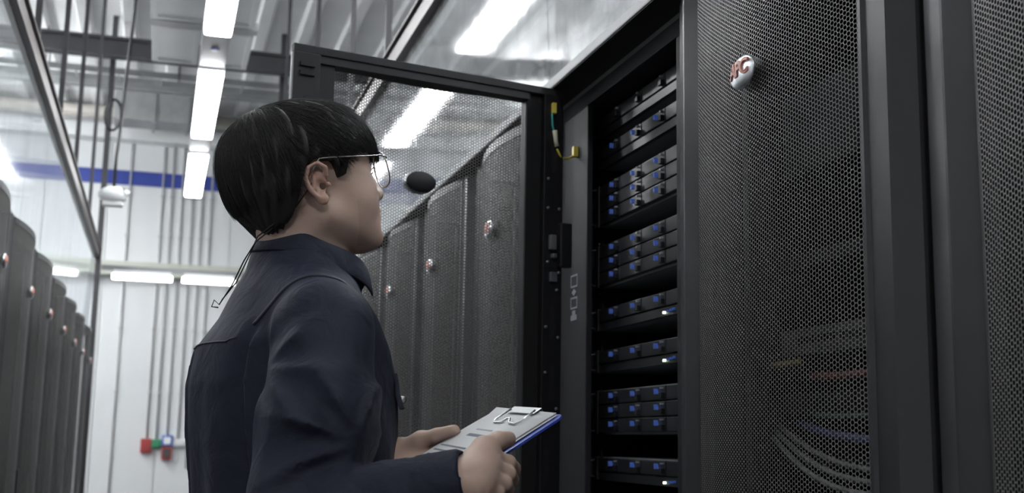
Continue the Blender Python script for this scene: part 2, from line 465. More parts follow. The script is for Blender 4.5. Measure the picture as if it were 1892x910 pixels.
# hall luminaires outside the aisle (they light the upper room), plus one added fill lamp
hall = [(-2.2, 6.8, 'left of the aisle, nearer'), (-1.95, 10.2, 'left of the aisle, farther'),
        (-0.35, -1.6, 'added unseen behind the camera to light the man'),  # added out of view: front fill for the man that mostly spares the racks
        (2.3, 0.9, 'right of the aisle, nearest'), (2.35, 3.9, 'right of the aisle, farther')]
for x, y, lab in hall:
    t = empty('hall_luminaire', (x, y, RZ-0.55), 0, 'long white ceiling luminaire of the hall, '+lab, 'ceiling light', 'hall ceiling lights')
    hl = 0.36 if y < 0 else 0.75
    MB().box(-0.02, 0.02, -hl, hl, 0.0, 0.05).build('housing', M['white'], t, 0.005)
    MB().box(-0.09, 0.09, -hl+0.02, hl-0.02, -0.05, 0.0).build('diffuser', M['hall'], t)
    for yy in (-hl+0.1, hl-0.1): MB().box(-0.004, 0.004, yy-0.004, yy+0.004, 0.05, 0.55).build('hanger_rod', M['dark'], t)

# ------------------------------------------------------------------ aisle containment
AX = 0.145      # aisle centre
LX, RXF = -0.49, 0.78
# lamp trunking and lamps
t = empty('lamp_trunking', (AX, 0, 3.0), 0, 'grey trunking above the aisle that carries the row of lamps', 'trunking')
MB().box(-0.058, 0.058, 1.8, 8.95, 0.013, 0.07).build('channel', M['trunk'], t)
hr = MB().box(-0.004, 0.004, -0.004, 0.004, 0.07, RZ-3.0).mesh('hanger_rod', M['dark'])
for y in (2.2, 3.75, 5.35, 7.15, 8.85): link_mesh('hanger_rod', hr, None, t, (0, y, 0))
lm = MB().box(-0.056, 0.056, 0, 1.25, -0.03, 0.0).mesh('diffuser', M['lamp'], 0.012)
lh = MB().box(-0.06, 0.06, -0.01, 1.26, 0.0, 0.0125).mesh('housing', M['white'], 0.002)
labs = ['aisle lamp directly above the camera, out of the frame', 'long white aisle lamp cut by the top of the photo',
        'long white aisle lamp above the man, second lamp from the top', 'shortest looking white aisle lamp, just above the blue band']
for y, lab in zip((2.05, 3.80, 5.65, 7.42), labs):
    l = empty('aisle_lamp', (AX, y, 3.0), 0, lab, 'ceiling light', 'lamps in a row above the aisle')
    link_mesh('diffuser', lm, None, l); link_mesh('housing', lh, None, l)
    if y == 3.80: pass
st = MB().ellipsoid((0, 0, 0), (0.022, 0.022, 0.002), 16, 4).build('sticker', M['blue'], t, loc=(0, 5.35, 0.010))

# rows: track on the racks, sheets, upper beam, hangers
def row_side(side):
    if side == 'right':
        xb, xt, zt, sg = 0.742, 0.720, 2.56, 1
    else:
        xb, xt, zt, sg = -0.522, -0.505, 2.58, -1
    ta, tb = (0.735, 0.83) if sg > 0 else (-0.585, -0.513)
    t = MB().box(ta, tb, 0.0, 9.25, 2.001 if sg < 0 else 2.011, 2.032).build('top_track', M['alu'], bevel=0.003)
    if sg > 0: MB().box(0.737, 0.80, 0.002, 9.248, 2.009, 2.0108).build('underside_shade', M['void'], t)  # black strip added so the track's lit underside reads as shade
    tag(t, 'pale aluminium track along the tops of the %s rack row' % side, 'track')
    b = MB().box(xt-0.022, xt+0.022, 0.0, 9.3, zt, zt+0.06)
    b.box(xt-0.035, xt+0.035, 0.0, 9.3, zt+0.06, zt+0.068)
    o = b.build('aisle_beam', M['beam'], bevel=0.002)
    tag(o, 'long dark beam above the %s rack row holding the clear sheets' % side, 'beam')
    ys = [0.0, 2.3, 4.6, 6.9, 9.25]
    nm = ['nearest', 'second nearest', 'third nearest', 'farthest']
    for k in range(4):
        y0, y1 = ys[k]+0.002, ys[k+1]-0.002
        q = [(xb, 2.034), (xt, zt), (xt+sg*0.001, zt), (xb+sg*0.001, 2.034)]
        vs = [(a, y, b) for y in (y0, y1) for a, b in q]
        o = MB().add(vs, [(0, 1, 2, 3), (7, 6, 5, 4), (0, 4, 5, 1), (1, 5, 6, 2), (2, 6, 7, 3), (3, 7, 4, 0)]).build('clear_sheet', M['pvc'])
        tag(o, 'clear glossy plastic sheet above the %s racks, %s of four' % (side, nm[k]), 'plastic sheet', 'clear sheets above the %s rack row' % side)
    hy = {'right': [2.2, 4.15, 5.05, 6.4, 8.2], 'left': [3.3, 4.5, 5.6, 6.7, 8.1]}[side]
    for k, y in enumerate(hy):
        h = empty('beam_hanger', (xt, y, zt+0.068), 0, '%s dark hanger from the ceiling to the %s aisle beam' % (['nearest', 'second', 'third', 'fourth', 'farthest'][k], side), 'hanger', 'hangers of the %s aisle beam' % side)
        MB().box(-0.011, 0.011, -0.011, 0.011, 0, RZ-zt-0.068).build('rod', M['dark'], h)
        MB().box(-0.03, 0.03, -0.025, 0.025, 0, 0.012).build('foot_plate', M['dark'], h)
row_side('right'); row_side('left')
# brace on the left hanger, thin pendant rod by the end post
t = empty('end_post', (LX, 9.28, 0), 0, 'dark upright post at the far end of the left rack row', 'post')
MB().box(-0.02, 0.02, -0.02, 0.02, 0, RZ).build('upright', M['dark'], t)
t = empty('end_post', (RXF, 9.28, 0), 0, 'dark upright post at the far end of the right rack row', 'post')
MB().box(-0.02, 0.02, -0.02, 0.02, 0, RZ).build('upright', M['dark'], t)
t = empty('end_lintel', (AX, 9.28, 2.50), 0, 'thin grey lintel across the far end of the aisle carrying two tube lamps', 'lintel')
MB().box(-0.61, 0.61, -0.02, 0.02, 0.0, 0.035).build('rail', M['alu'], t)
for x0, x1, lab in ((-0.385, 0.045, 'left'), (0.115, 0.50, 'right')):
    l = empty('batten_lamp', ((x0+x1)/2, 9.25, 2.455), 0, '%s thin tube lamp hanging under the lintel at the aisle end' % lab, 'tube light', 'tube lamps at the aisle end')
    h = (x1-x0)/2
    MB().box(-h, h, -0.02, 0.02, -0.025, 0.018).build('tube', M['batten'], l, 0.008)
    MB().box(-h+0.01, h-0.01, -0.014, 0.014, 0.018, 0.045).build('bracket', M['white'], l)

# white boxes above the trunking
def diffuser_box(x0, x1, y0, y1, lab):
    t = empty('ceiling_box', ((x0+x1)/2, (y0+y1)/2, 3.4), 0, lab, 'air unit', 'white framed boxes above the lamps')
    w, d = (x1-x0)/2, (y1-y0)/2
    MB().box(-w, w, -d, d, 0.02, 0.30).build('casing', M['white'], t, 0.01)
    fr = MB(); s = 0.03
    fr.box(-w, w, -d, -d+s, 0, 0.02); fr.box(-w, w, d-s, d, 0, 0.02)
    fr.box(-w, -w+s, -d+s, d-s, 0, 0.02); fr.box(w-s, w, -d+s, d-s, 0, 0.02)
    fr.build('frame', M['white'], t, 0.003)
    MB().box(-w+s, w-s, -d+s, d-s, 0.012, 0.02).build('grille', M['wall'], t)
    for sx in (-1, 1): MB().box(sx*w*0.8-0.005, sx*w*0.8+0.005, -0.005, 0.005, 0.3, RZ-3.4).build('hanger_rod', M['dark'], t)
diffuser_box(-0.155, 0.095, 6.28, 6.9, 'white framed box left of the lamp row, above the second lamp')
diffuser_box(0.20, 0.37, 6.28, 6.9, 'narrow white framed box right of the lamp row, above the second lamp')
diffuser_box(-0.155, 0.36, 5.2, 6.16, 'large white framed box cut by the top of the photo above the lamps')
t = empty('support_rail', (0.1, 6.22, 3.38), 0, 'grey support rail between the white ceiling boxes', 'rail')
MB().box(-0.26, 0.28, -0.045, 0.045, 0.02, 0.06).build('rail', M['galv'], t)
for x in (-0.24, 0.26): MB().box(x-0.005, x+0.005, -0.005, 0.005, 0.06, RZ-3.38).build('hanger_rod', M['dark'], t)

# pendant white device with looped cable
t = empty('emergency_light', (-0.285, 6.33, 2.50), 0, 'small white device hanging on a looped black cable left of the lamps', 'sensor')
MB().ellipsoid((0, 0, 0), (0.075, 0.06, 0.045), 20, 10).build('body', M['white'], t)
MB().ellipsoid((0.055, -0.02, 0.012), (0.025, 0.025, 0.022), 14, 8).build('lens', M['glass'], t)
MB().box(-0.05, 0.05, -0.03, 0.03, -0.058, -0.035).build('lower_cover', M['white'], t, 0.008)
pts = [(0, 0, 0.04), (0.0, 0, 0.2), (0.01, 0, 0.33)]
MB().tube(pts+[(0.02, 0, 0.6), (0.04, 0, 1.0), (0.055, 0, RZ-2.50)], 0.008, 8).build('cable', M['cord'], t)
lp = [(0.0+0.04*math.cos(a)-0.03, 0.012*math.sin(a), 0.42+0.085*math.sin(a)) for a in [2*PI*k/20 for k in range(21)]]
MB().tube(lp, 0.007, 8).build('cable_loop', M['cord'], t)

# ------------------------------------------------------------------ racks
BADGE_Z = 1.785
def door_profile(W, n=14):
    """plan of the outer face: list of (x, y), from hinge (0) to free edge (-W)"""
    a, b = 0.105, 0.075
    pts = [(-a - (W-a-b)*i/n, 0.034+0.030*math.sin(PI*i/n)**0.9) for i in range(n+1)]
    return a, b, pts

def make_door(W, parent, name='door', openside=False):
    """x from -W (free edge) to 0 (hinge), y outward"""
    H0, H1 = 0.06, 2.0
    a, b, arc = door_profile(W)
    if openside: a, b = 0.077, 0.082; n = 14; arc = [(-a-(W-a-b)*i/n, 0.034+0.030*math.sin(PI*i/n)**0.9) for i in range(n+1)]
    fr = MB()
    # hinge stile and free stile
    fr.prism([(0, 0.008), (-0.002, 0.018), (-0.050, 0.034), (-0.054, 0.034), (-a+0.012, 0.022), (-a+0.008, 0.030), (-a, 0.034), (-a, 0.012)], H0, H1)
    fr.prism([(-W, 0.004), (-W, 0.014), (-W+0.026, 0.036), (-W+b-0.010, 0.036), (-W+b-0.006, 0.040), (-W+b, 0.040), (-W+b, 0.012), (-W+0.02, 0.004)], H0, H1)
    # top and bottom rails follow the bulge
    for z0, z1 in ((H0, H0+0.045), (H1-0.022, H1)):
        poly = [(x, y+0.002) for x, y in arc] + [(x, 0.012) for x, y in arc[::-1]]
        fr.prism(poly, z0, z1)
    d = fr.build(name, M['frame'], parent)
    vs = []; fs = []
    for x, y in arc: vs += [(x, y, H0+0.045), (x, y, H1-0.022)]
    for i in range(len(arc)-1): fs.append((2*i, 2*i+1, 2*i+3, 2*i+2))
    MB().add(vs, fs, True).build('mesh_panel', M['mesh'], d)
    xc = -(a+(W-a-b)/2)
    # oval badge
    bd = MB().ellipsoid((0, 0, 0), (0.034, 0.0065, 0.0225), 32, 10)
    bm_ = bd.build('badge', M['chrome'], d, loc=(xc, 0.074, BADGE_Z))
    MB().ellipsoid((0, 0, 0), (0.032, 0.006, 0.021), 32, 8).build('badge_back', M['badgeback'], d, loc=(xc, 0.058, BADGE_Z))
    # handle near the free edge
    hb = MB().box(-W+0.022, -W+0.05, 0.036, 0.046, 0.98, 1.16)
    hb.build('handle', M['black'], d, 0.003)
    return d, xc

def badge_letters(d, xc):
    cu = bpy.data.curves.new('letters', 'FONT'); cu.body = 'APC'; cu.size = 0.029; cu.align_x = 'CENTER'; cu.align_y = 'CENTER'
    cu.extrude = 0.0012; cu.offset = 0.0009; cu.space_character = 0.86
    ob = bpy.data.objects.new('tmp', cu); C.objects.link(ob)
    bpy.context.view_layer.update()
    me = bpy.data.meshes.new_from_object(ob.evaluated_get(bpy.context.evaluated_depsgraph_get()))
    bpy.data.objects.remove(ob)
    # stands upright, reads from outside (outward = +y, reader's right = -x)
    for v in me.vertices:
        x, y, z = v.co
        xx = -x; zz = y
        base = 0.0065*math.sqrt(max(0.30, 1-(xx/0.034)**2-(zz/0.0225)**2))
        v.co = (xx, base+z+0.0008, zz+0.003)
    me.materials.clear(); me.materials.append(M['red'])
    return link_mesh('badge_letters', me, None, d, (xc, 0.074, BADGE_Z))

def rack_shell(t, W, open_front=False):
    """local frame: x along row (0 = hinge side, -W other side), y outward (front at 0), z up"""
    D = 1.06
    sp = MB().box(-0.022, 0, -D, -0.02, 0.03, 1.97).mesh('side_panel', M['cab'])
    link_mesh('side_panel', sp, None, t); link_mesh('side_panel', sp, None, t, (-W+0.022, 0, 0))
    tp = MB().box(-W, 0, -D, 0, 1.97, 2.0)
    tp.build('top_panel', M['cab'], t)
    MB().box(-W, 0, -D, 0, 0.03, 0.07).build('base_frame', M['cab'], t)
    MB().box(-W+0.02, -0.02, -D, -D+0.012, 0.07, 1.97).build('rear_door', M['cab'], t)
    fp = MB().box(-0.05, 0, -0.07, 0.0, 0.07, 1.97).mesh('front_post', M['post'], 0.003)
    if open_front:
        MB().box(-0.158, 0, -0.012, 0.0, 0.07, 1.97).build('front_post', M['post'], t, 0.002)
    else: link_mesh('front_post', fp, None, t)
    link_mesh('front_post', fp, None, t, (-W+0.05, 0, 0))
    rl = MB()
    rl.box(-0.085, -0.066, -0.10, -0.060, 0.07, 1.95)
    rm = rl.mesh('mounting_rail', M['black'])
    link_mesh('mounting_rail', rm, None, t); link_mesh('mounting_rail', rm, None, t, (-W+0.151, 0, 0))
    ft = MB().tube([(0, 0, 0), (0, 0, 0.03)], 0.025, 10).mesh('foot', M['black'])
    for x in (-0.06, -W+0.06):
        for y in (-0.08, -D+0.08): link_mesh('foot', ft, None, t, (x, y, 0))

def tree_copy(src, loc, rz, label, group):
    r = src.copy(); C.objects.link(r); r.location = loc; r.rotation_euler = (0, 0, rz)
    r['label'] = label; r['group'] = group
    for ch in src.children:
        c = ch.copy(); C.objects.link(c); c.parent = r
        for g in ch.children:
            e = g.copy(); C.objects.link(e); e.parent = c
    return r

# right row: pitch .645, boundaries at Y = 1.09 + .645 k
RP = 0.645
RB = 1.09
FX = 0.80
near = empty('server_rack', (FX, RB+RP, 0), PI/2, 'nearest closed black rack with a mesh door and oval badge, right of the open rack', 'server rack', 'racks of the right row')
rack_shell(near, RP-0.004)
dd, xc = make_door(0.626, near)
dd.location = (-0.007, 0.003, 0)
badge_letters(dd, xc)
bpy.context.view_layer.update()
tree_copy(near, (FX, RB, 0), PI/2, 'black mesh-door rack at the right edge of the photo', 'racks of the right row')
ords = ['first', 'second', 'third', 'fourth', 'fifth', 'sixth', 'seventh', 'eighth', 'ninth', 'last']
for k in range(10):
    y = RB+RP*(3+k)
    if k < 3: lab = ['first closed rack beyond the open one, seen through the open mesh door beside its hinge',
                     'second closed rack beyond the open one, seen through the open mesh door',
                     'third closed rack beyond the open one, below the dark oval badge'][k]
    else: lab = '%s closed rack of the right row beyond the open one' % ords[k]
    tree_copy(near, (FX, y, 0), PI/2, lab, 'racks of the right row')
# left row
LP = 0.80
lrack = empty('server_rack', (-0.53, 0, 0), -PI/2)
rack_shell(lrack, LP-0.004)
ld, lxc = make_door(LP-0.012, lrack)
ld.location = (-0.002, 0.003, 0)
badge_letters(ld, lxc)
bpy.context.view_layer.update()
y_first = 4.51-0.40       # lower boundary of the rack whose badge stands at 4.51
lefts = [(-1, 'rack of the left row cut by the left edge of the photo, nearest one'),
         (0, 'left row rack nearest the camera with a whole badge in view'),
         (1, 'left row rack, second badge from the left edge'),
         (2, 'left row rack, third badge from the left edge'),
         (3, 'left row rack, fourth badge from the left edge'),
         (4, 'left row rack, last but one before the end wall'),
         (5, 'left row rack at the far end of the row')]
for i, (k, lab) in enumerate(lefts):
    loc = (-0.53, y_first+LP*k, 0)
    if i == 0:
        lrack.location = loc; tag(lrack, 'dark '+lab, 'server rack', 'racks of the left row')
    else: tree_copy(lrack, loc, -PI/2, 'dark '+lab, 'racks of the left row')

# the open rack
OY = RB+2*RP
orack = empty('open_server_rack', (FX, OY, 0), PI/2, 'open black rack full of servers with its mesh door swung into the aisle', 'server rack')
rack_shell(orack, RP-0.004, True)
# inside lining and grey post with vertical lettering plate
pl = MB()
pw = 0.0075
def ring(mb, x0, x1, z0, z1, w):
    mb.box(x0, x1, 0.0, 0.001, z0, z0+w); mb.box(x0, x1, 0.0, 0.001, z1-w, z1)
    mb.box(x0, x0+w, 0.0, 0.001, z0+w, z1-w); mb.box(x1-w, x1, 0.0, 0.001, z0+w, z1-w)
z = 1.537
for h, kind in ((0.022, 'solid'), (0.026, 'ring'), (0.015, 'diamond'), (0.028, 'ring')):
    if kind == 'ring': ring(pl, -0.105, -0.064, z+0.001, z+h-0.001, 0.0035)
    elif kind == 'solid':
        pl.box(-0.103, -0.066, 0, 0.001, z+0.001, z+0.012); pl.box(-0.094, -0.075, 0, 0.001, z+0.012, z+h-0.001)
    else:
        pl.add([(-0.0845, 0.001, z), (-0.070, 0.001, z+h/2), (-0.0845, 0.001, z+h), (-0.099, 0.001, z+h/2)], [(0, 1, 2, 3)])
    z += h+0.0015
pl.build('post_marking', M['labelm'], orack)
# door: hinge corner (.754, 2.265), pointing to (.205, 2.146)
OW = 0.575
od, oxc = make_door(OW, orack, 'door', True)
ang = math.radians(180-167.77)
# world -> rack local: rack rotation pi/2
def to_rack(wx, wy): return (wy-OY, -(wx-FX))
lx_, ly_ = to_rack(0.760, 2.268)
od.location = (lx_, ly_, 0.008)
od.rotation_euler = (0, 0, ang-PI/2)
badge_letters(od, oxc)
# inner channels of the open door (the side that faces the camera is y < 0)
ch = MB().box(-OW, -OW+0.052, -0.006, 0.006, 0.07, 1.985).build('inner_channel', M['channel'], od, 0.002)
ch = MB().box(-0.044, 0.0, -0.006, 0.010, 0.07, 1.985).build('inner_channel', M['black'], od, 0.002)
ch = MB().box(-0.079, -0.046, 0.006, 0.012, 0.07, 1.985).build('inner_strip', M['void'], od)
ch = MB().box(-OW+0.054, -OW+0.083, 0.004, 0.012, 0.07, 1.985).build('inner_strip', M['channel'], od)
MB().box(-OW, 0, -0.004, 0.012, 1.985, 2.0).build('top_cap', M['channel'], od, 0.001)
MB().box(-OW+0.053, -0.077, -0.001, 0.03, 1.970, 1.985).build('top_rail', M['black'], od)
hole_me = MB().tube([(0, -0.0068, 0), (0, -0.0062, 0)], 0.0105, 14).mesh('slot', M['void'])
for z in (1.893, 1.60, 1.3, 1.0, 0.6, 0.3): link_mesh('slot', hole_me, None, od, (-OW+0.028, 0, z))
cl = MB().box(-0.014, 0.014, -0.010, -0.006, -0.004, 0.004).mesh('clip', M['black'])
for z in (1.962, 1.945): link_mesh('clip', cl, None, od, (-OW+0.026, 0, z))
screw = MB().tube([(0, -0.009, 0), (0, -0.006, 0)], 0.0032, 8).mesh('screw', M['silver'])
for x, z in ((-0.008, 1.75), (-0.034, 1.75), (-0.034, 1.64), (-0.008, 1.62), (-0.036, 1.51), (-0.008, 1.49), (-0.036, 1.42), (-0.01, 1.35), (-0.034, 1.81), (-0.012, 1.585)):
    link_mesh('screw', screw, None, od, (x, 0, z))
sl = MB().box(-0.006, 0.006, -0.0066, -0.0058, -0.035, 0.035).mesh('slot', M['void'], 0.0)
for x, z in ((-0.02, 1.52), (-0.02, 1.40), (-0.03, 1.24), (-0.02, 1.86)): link_mesh('slot', sl, None, od, (x, 0, z))
MB().box(-0.032, -0.018, -0.016, -0.006, 1.665, 1.695).build('latch', M['greyc'], od, 0.002)
MB().box(-0.027, -0.018, -0.018, -0.006, 1.648, 1.657).build('latch_pin', M['silver'], od, 0.002)
MB().box(-0.012, 0.014, -0.022, -0.006, 1.63, 1.72).build('hinge_block', M['black'], od, 0.003)
MB().box(-0.03, -0.014, -0.014, -0.006, 1.60, 1.62).build('lock_cam', M['silver'], od, 0.002)
# earth lead from door to post (rack-local coordinates)
def door_pt(u, z, off=-0.012):        # world xy of a point on the inner face, u from hinge
    ex, ey = -math.cos(ang), -math.sin(ang)
    nx_, ny_ = math.sin(ang), -math.cos(ang)
    return Vector((0.760+ex*u+nx_*(-off), 2.268+ey*u+ny_*(-off), z))
def rl(v): a = to_rack(v.x, v.y); return Vector((a[0], a[1], v.z))
A = rl(door_pt(0.027, 1.965)); B = rl(door_pt(0.024, 1.912)); Cc = rl(door_pt(0.018, 1.880))
Dp = rl(Vector((0.794, 2.285, 1.885)))
MB().box(A.x-0.005, A.x+0.005, A.y-0.005, A.y+0.004, A.z-0.012, A.z+0.010).build('lead_terminal', M['yellow'], orack, 0.001)
MB().tube([A, A.lerp(B, 0.3)+Vector((0.0, 0.004, 0)), A.lerp(B, 0.7)+Vector((0, 0.004, 0)), B], 0.0022, 8).build('earth_lead', M['teal'], orack)
MB().tube([B+Vector((0, 0, 0.006)), B.lerp(Cc, 0.5), Cc+Vector((0, 0, 0.006))], [0.0055, 0.0045, 0.005], 8).build('lead_connector', M['ivory'], orack)
mid = Cc.lerp(Dp, 0.35)+Vector((0, 0.005, -0.016)); mid2 = Cc.lerp(Dp, 0.75)+Vector((0, 0.005, -0.016))
MB().tube([Cc, mid, mid2, Dp+Vector((0, 0, -0.006))], 0.0024, 8).build('earth_lead', M['yellow'], orack)
MB().box(Dp.x-0.006, Dp.x+0.006, Dp.y-0.006, Dp.y+0.004, Dp.z-0.010, Dp.z+0.012).build('lead_terminal', M['yellow'], orack, 0.001)
# front rail hardware: cage nuts and brackets on the visible rail
br = MB().box(-0.008, 0.008, 0, 0.006, -0.002, 0.002).mesh('rail_screw', M['silver'])
for z in (1.93, 1.84, 1.735, 1.70, 1.62, 1.595, 1.55, 1.47, 1.39, 1.36, 1.33, 1.26):
    s = link_mesh('rail_screw', MB().ellipsoid((0, 0, 0), (0.0028, 0.002, 0.0028), 8, 6).mesh('rail_screw', M['silver']) if z == 1.93 else bpy.data.meshes['rail_screw.001'], None, orack, (-0.072-0.006*(int(z*100) % 2), -0.058, z))

# ------------------------------------------------------------------ servers (top-level things inside the open rack)
SX = 0.845          # server face plane
Y_L = 2.293         # left end of the server face (far)
def server(zc, rows, label, lit=False, dim=False):
    """zc: height of the lowest drive row centre"""
    h = 0.0275*rows+(0.004 if rows > 1 else 0.018)
    z1 = zc+0.0275*(rows-1)+0.015
    z0 = z1-h
    t = empty('server', (SX, Y_L, z0), PI/2, label, 'server', 'servers in the open rack')
    Wd = 0.485
    MB().box(-Wd+0.02, -0.02, -0.74, -0.012, 0, h).build('chassis', M['chassis'], t)
    ear = MB().box(-0.02, 0.006, -0.012, 0.002, 0, h).mesh('ear', M['black'], 0.0015)
    link_mesh('ear', ear, None, t); link_mesh('ear', ear, None, t, (-Wd+0.014, 0, 0))
    hd = MB().tube([(0, 0.0, 0.006), (0, 0.012, 0.008), (0, 0.012, h-0.008), (0, 0.0, h-0.006)], 0.0022, 6).mesh('ear_handle', M['silver'])
    link_mesh('ear_handle', hd, None, t, (-0.006, 0, 0))
    cw = (Wd-0.04)/4
    tray = TR[0]; led = TR[1]; lat = TR[2]; grip = TR[3]
    for r in range(rows):
        zc_ = h-0.015-0.0275*(r)
        for c in range(4):
            tr = link_mesh('drive_tray', tray, None, t, (-0.022-cw*c, 0, zc_))
            link_mesh('status_light', led, None, tr, (-cw+0.031, 0.006, 0.002)) if not dim else None
            link_mesh('tray_latch', lat, None, tr, (-cw+0.010, 0.006, -0.004))
            link_mesh('tray_grip', grip, None, tr, (-cw+0.012, 0.005, 0.008))
    if rows == 1:
        MB().box(-Wd+0.022, -0.022, -0.012, -0.002, 0.0, 0.0155).build('lower_bezel', M['server'], t)
    if lit:
        g = MB()
        for k in range(1): g.box(-0.352, -0.347, -0.002, 0.002, 0.004, 0.008)
        g.build('status_light', M['ledg'], t)
        g = MB()
        for k in range(3): g.box(-0.369-0.012*k, -0.364-0.012*k, -0.002, 0.002, 0.005+0.001*k, 0.009+0.001*k)
        g.build('status_light', M['led'], t)
    return t
cw_ = (0.485-0.04)/4
tray_mb = MB().box(-cw_+0.0015, -0.0015, -0.012, 0.0, -0.0125, 0.0125)
TRm = tray_mb.mesh('drive_tray', M['server'], 0.0012)
lg = MB().add([(0.0, 0, -0.006), (0.006, 0, -0.006), (0.006, 0, 0.006), (0.0, 0, -0.002)], [(0, 1, 2, 3)])
lg = MB().prism([(0.0, -0.005), (0.0075, -0.005), (0.0075, 0.0065), (0.004, 0.0065), (0.0, 0.0)], 0, 1)
lv = [(x, 0.0015, z) for x, z in [(0.0, -0.004), (0.0062, -0.004), (0.0062, 0.0055), (0.0048, 0.0055), (0.0, -0.002)]]
lv2 = [(x, -0.006, z) for x, y, z in lv]
LEDm = MB().add(lv+lv2, [(0, 1, 2, 3, 4), (9, 8, 7, 6, 5)]+[(i, i+5, (i+1) % 5+5, (i+1) % 5) for i in range(5)]).mesh('status_light', M['led'])
LATm = MB().box(-0.006, 0.006, -0.006, 0.0015, -0.006, 0.004).mesh('tray_latch', M['black'], 0.001)
GRPm = MB().box(-0.003, 0.003, -0.005, 0.0005, -0.0015, 0.0015).mesh('tray_grip', M['galv'])
TR = (TRm, LEDm, LATm, GRPm)
servers = [(1.946, 1, 'topmost server in the open rack, close under its roof', False, True),
           (1.880, 1, 'second server from the top in the open rack, its underside in view', False, False),
           (1.745, 3, 'three-row server third from the top in the open rack', False, False),
           (1.620, 3, 'three-row server in the middle of the open rack, fourth from the top', False, False),
           (1.546, 1, 'single-row server with bright lights, fifth from the top', True, False),
           (1.462, 1, 'single-row server with bright lights, sixth from the top', True, False),
           (1.327, 3, 'three-row server low in the open rack, level with the clipboard', False, False),
           (1.252, 1, 'lowest visible single-row server in the open rack', True, False)]
for z, r, lab, lit, dim in servers: server(z, r, lab, lit, dim)
for k in range(3): server(1.10-0.16*k, 3, 'three-row server below the photo frame, %s lowest' % ['third', 'second', 'very'][k])

# ------------------------------------------------------------------ equipment behind the nearest mesh door
NY = RB+RP
def device(name, z, h, x, m, label, cat, ports=0, w=0.46, ydep=0.3):
    t = empty(name, (x, NY-0.095, z), PI/2, label, cat)
    MB().box(-w, 0, -ydep, 0, 0, h).build('chassis', M[m], t, 0.002)
    if ports:
        p = MB().box(-0.006, 0.006, -0.001, 0.001, -0.005, 0.005).mesh('port', M['void'])
        for k in range(ports): link_mesh('port', p, None, t, (-0.06-k*0.018-(k//6)*0.008, 0.001, h*0.55))
    return t
device('network_switch', 1.425, 0.040, 0.905, 'device', 'grey network switch faintly seen behind the nearest mesh door', 'switch', 18)
device('patch_panel', 1.340, 0.030, 0.905, 'cab', 'dark patch panel behind the mesh door above the cable bundle', 'patch panel', 12)
device('rack_shelf', 1.265, 0.012, 0.90, 'server', 'thin grey shelf under the cable bundle behind the mesh door', 'shelf')
device('blank_panel', 1.555, 0.022, 0.905, 'cab', 'thin grey panel higher behind the nearest mesh door', 'panel')
device('storage_unit', 1.70, 0.13, 0.915, 'cab', 'dark unit behind the upper half of the nearest mesh door', 'device')
def cable(name, pts, r, m, label):
    o = MB().tube(pts, r, 8).build(name, M[m]); tag(o, label, 'cable', 'cables behind the nearest mesh door')
def arc(x, y0, y1, z0, z1, sag, n=10):
    return [(x-0.02*math.sin(PI*i/n), y0+(y1-y0)*i/n, z0+(z1-z0)*i/n-sag*math.sin(PI*i/n)) for i in range(n+1)]
cable('red_cable', arc(0.895, 1.53, 1.24, 1.392, 1.394, 0.006), 0.006, 'redd', 'red cable seen through the nearest mesh door')
cable('yellow_cable', arc(0.895, 1.64, 1.56, 1.413, 1.414, 0.002), 0.005, 'yelld', 'short yellow cable seen through the nearest mesh door')
for k in range(3):
    cable('grey_cable', arc(0.885-0.006*k, 1.61, 1.22, 1.322-0.008*k, 1.262-0.012*k, 0.02+0.005*k), 0.0042, 'greyc',
          '%s light grey cable of the drooping bundle behind the mesh door' % ['topmost', 'middle', 'lowest'][k])
cable('blue_cable', arc(0.89, 1.56, 1.22, 1.325, 1.300, 0.008), 0.006, 'blued', 'blue cable above the grey bundle behind the mesh door')
cable('green_cable', arc(0.89, 1.52, 1.30, 1.337, 1.335, 0.003), 0.004, 'greend', 'short green cable behind the nearest mesh door')

# ------------------------------------------------------------------ the man
# figure frame: x right, y away, z up, turned with the root; heights are world heights
YAW = -math.radians(16.18)
PR = np.array([-0.295, 1.62, 0.0])          # figure frame origin
def fr_world(p):
    c, s = math.cos(YAW), math.sin(YAW)
    return Vector((c*p[0]-s*p[1], s*p[0]+c*p[1], p[2]))
man_loc = fr_world(PR)
man = empty('person', man_loc, YAW, 'man with short black hair, glasses and navy work jacket looking at the open rack', 'person')
def Lc(x, y, z): return np.array([x-PR[0], y-PR[1], z])

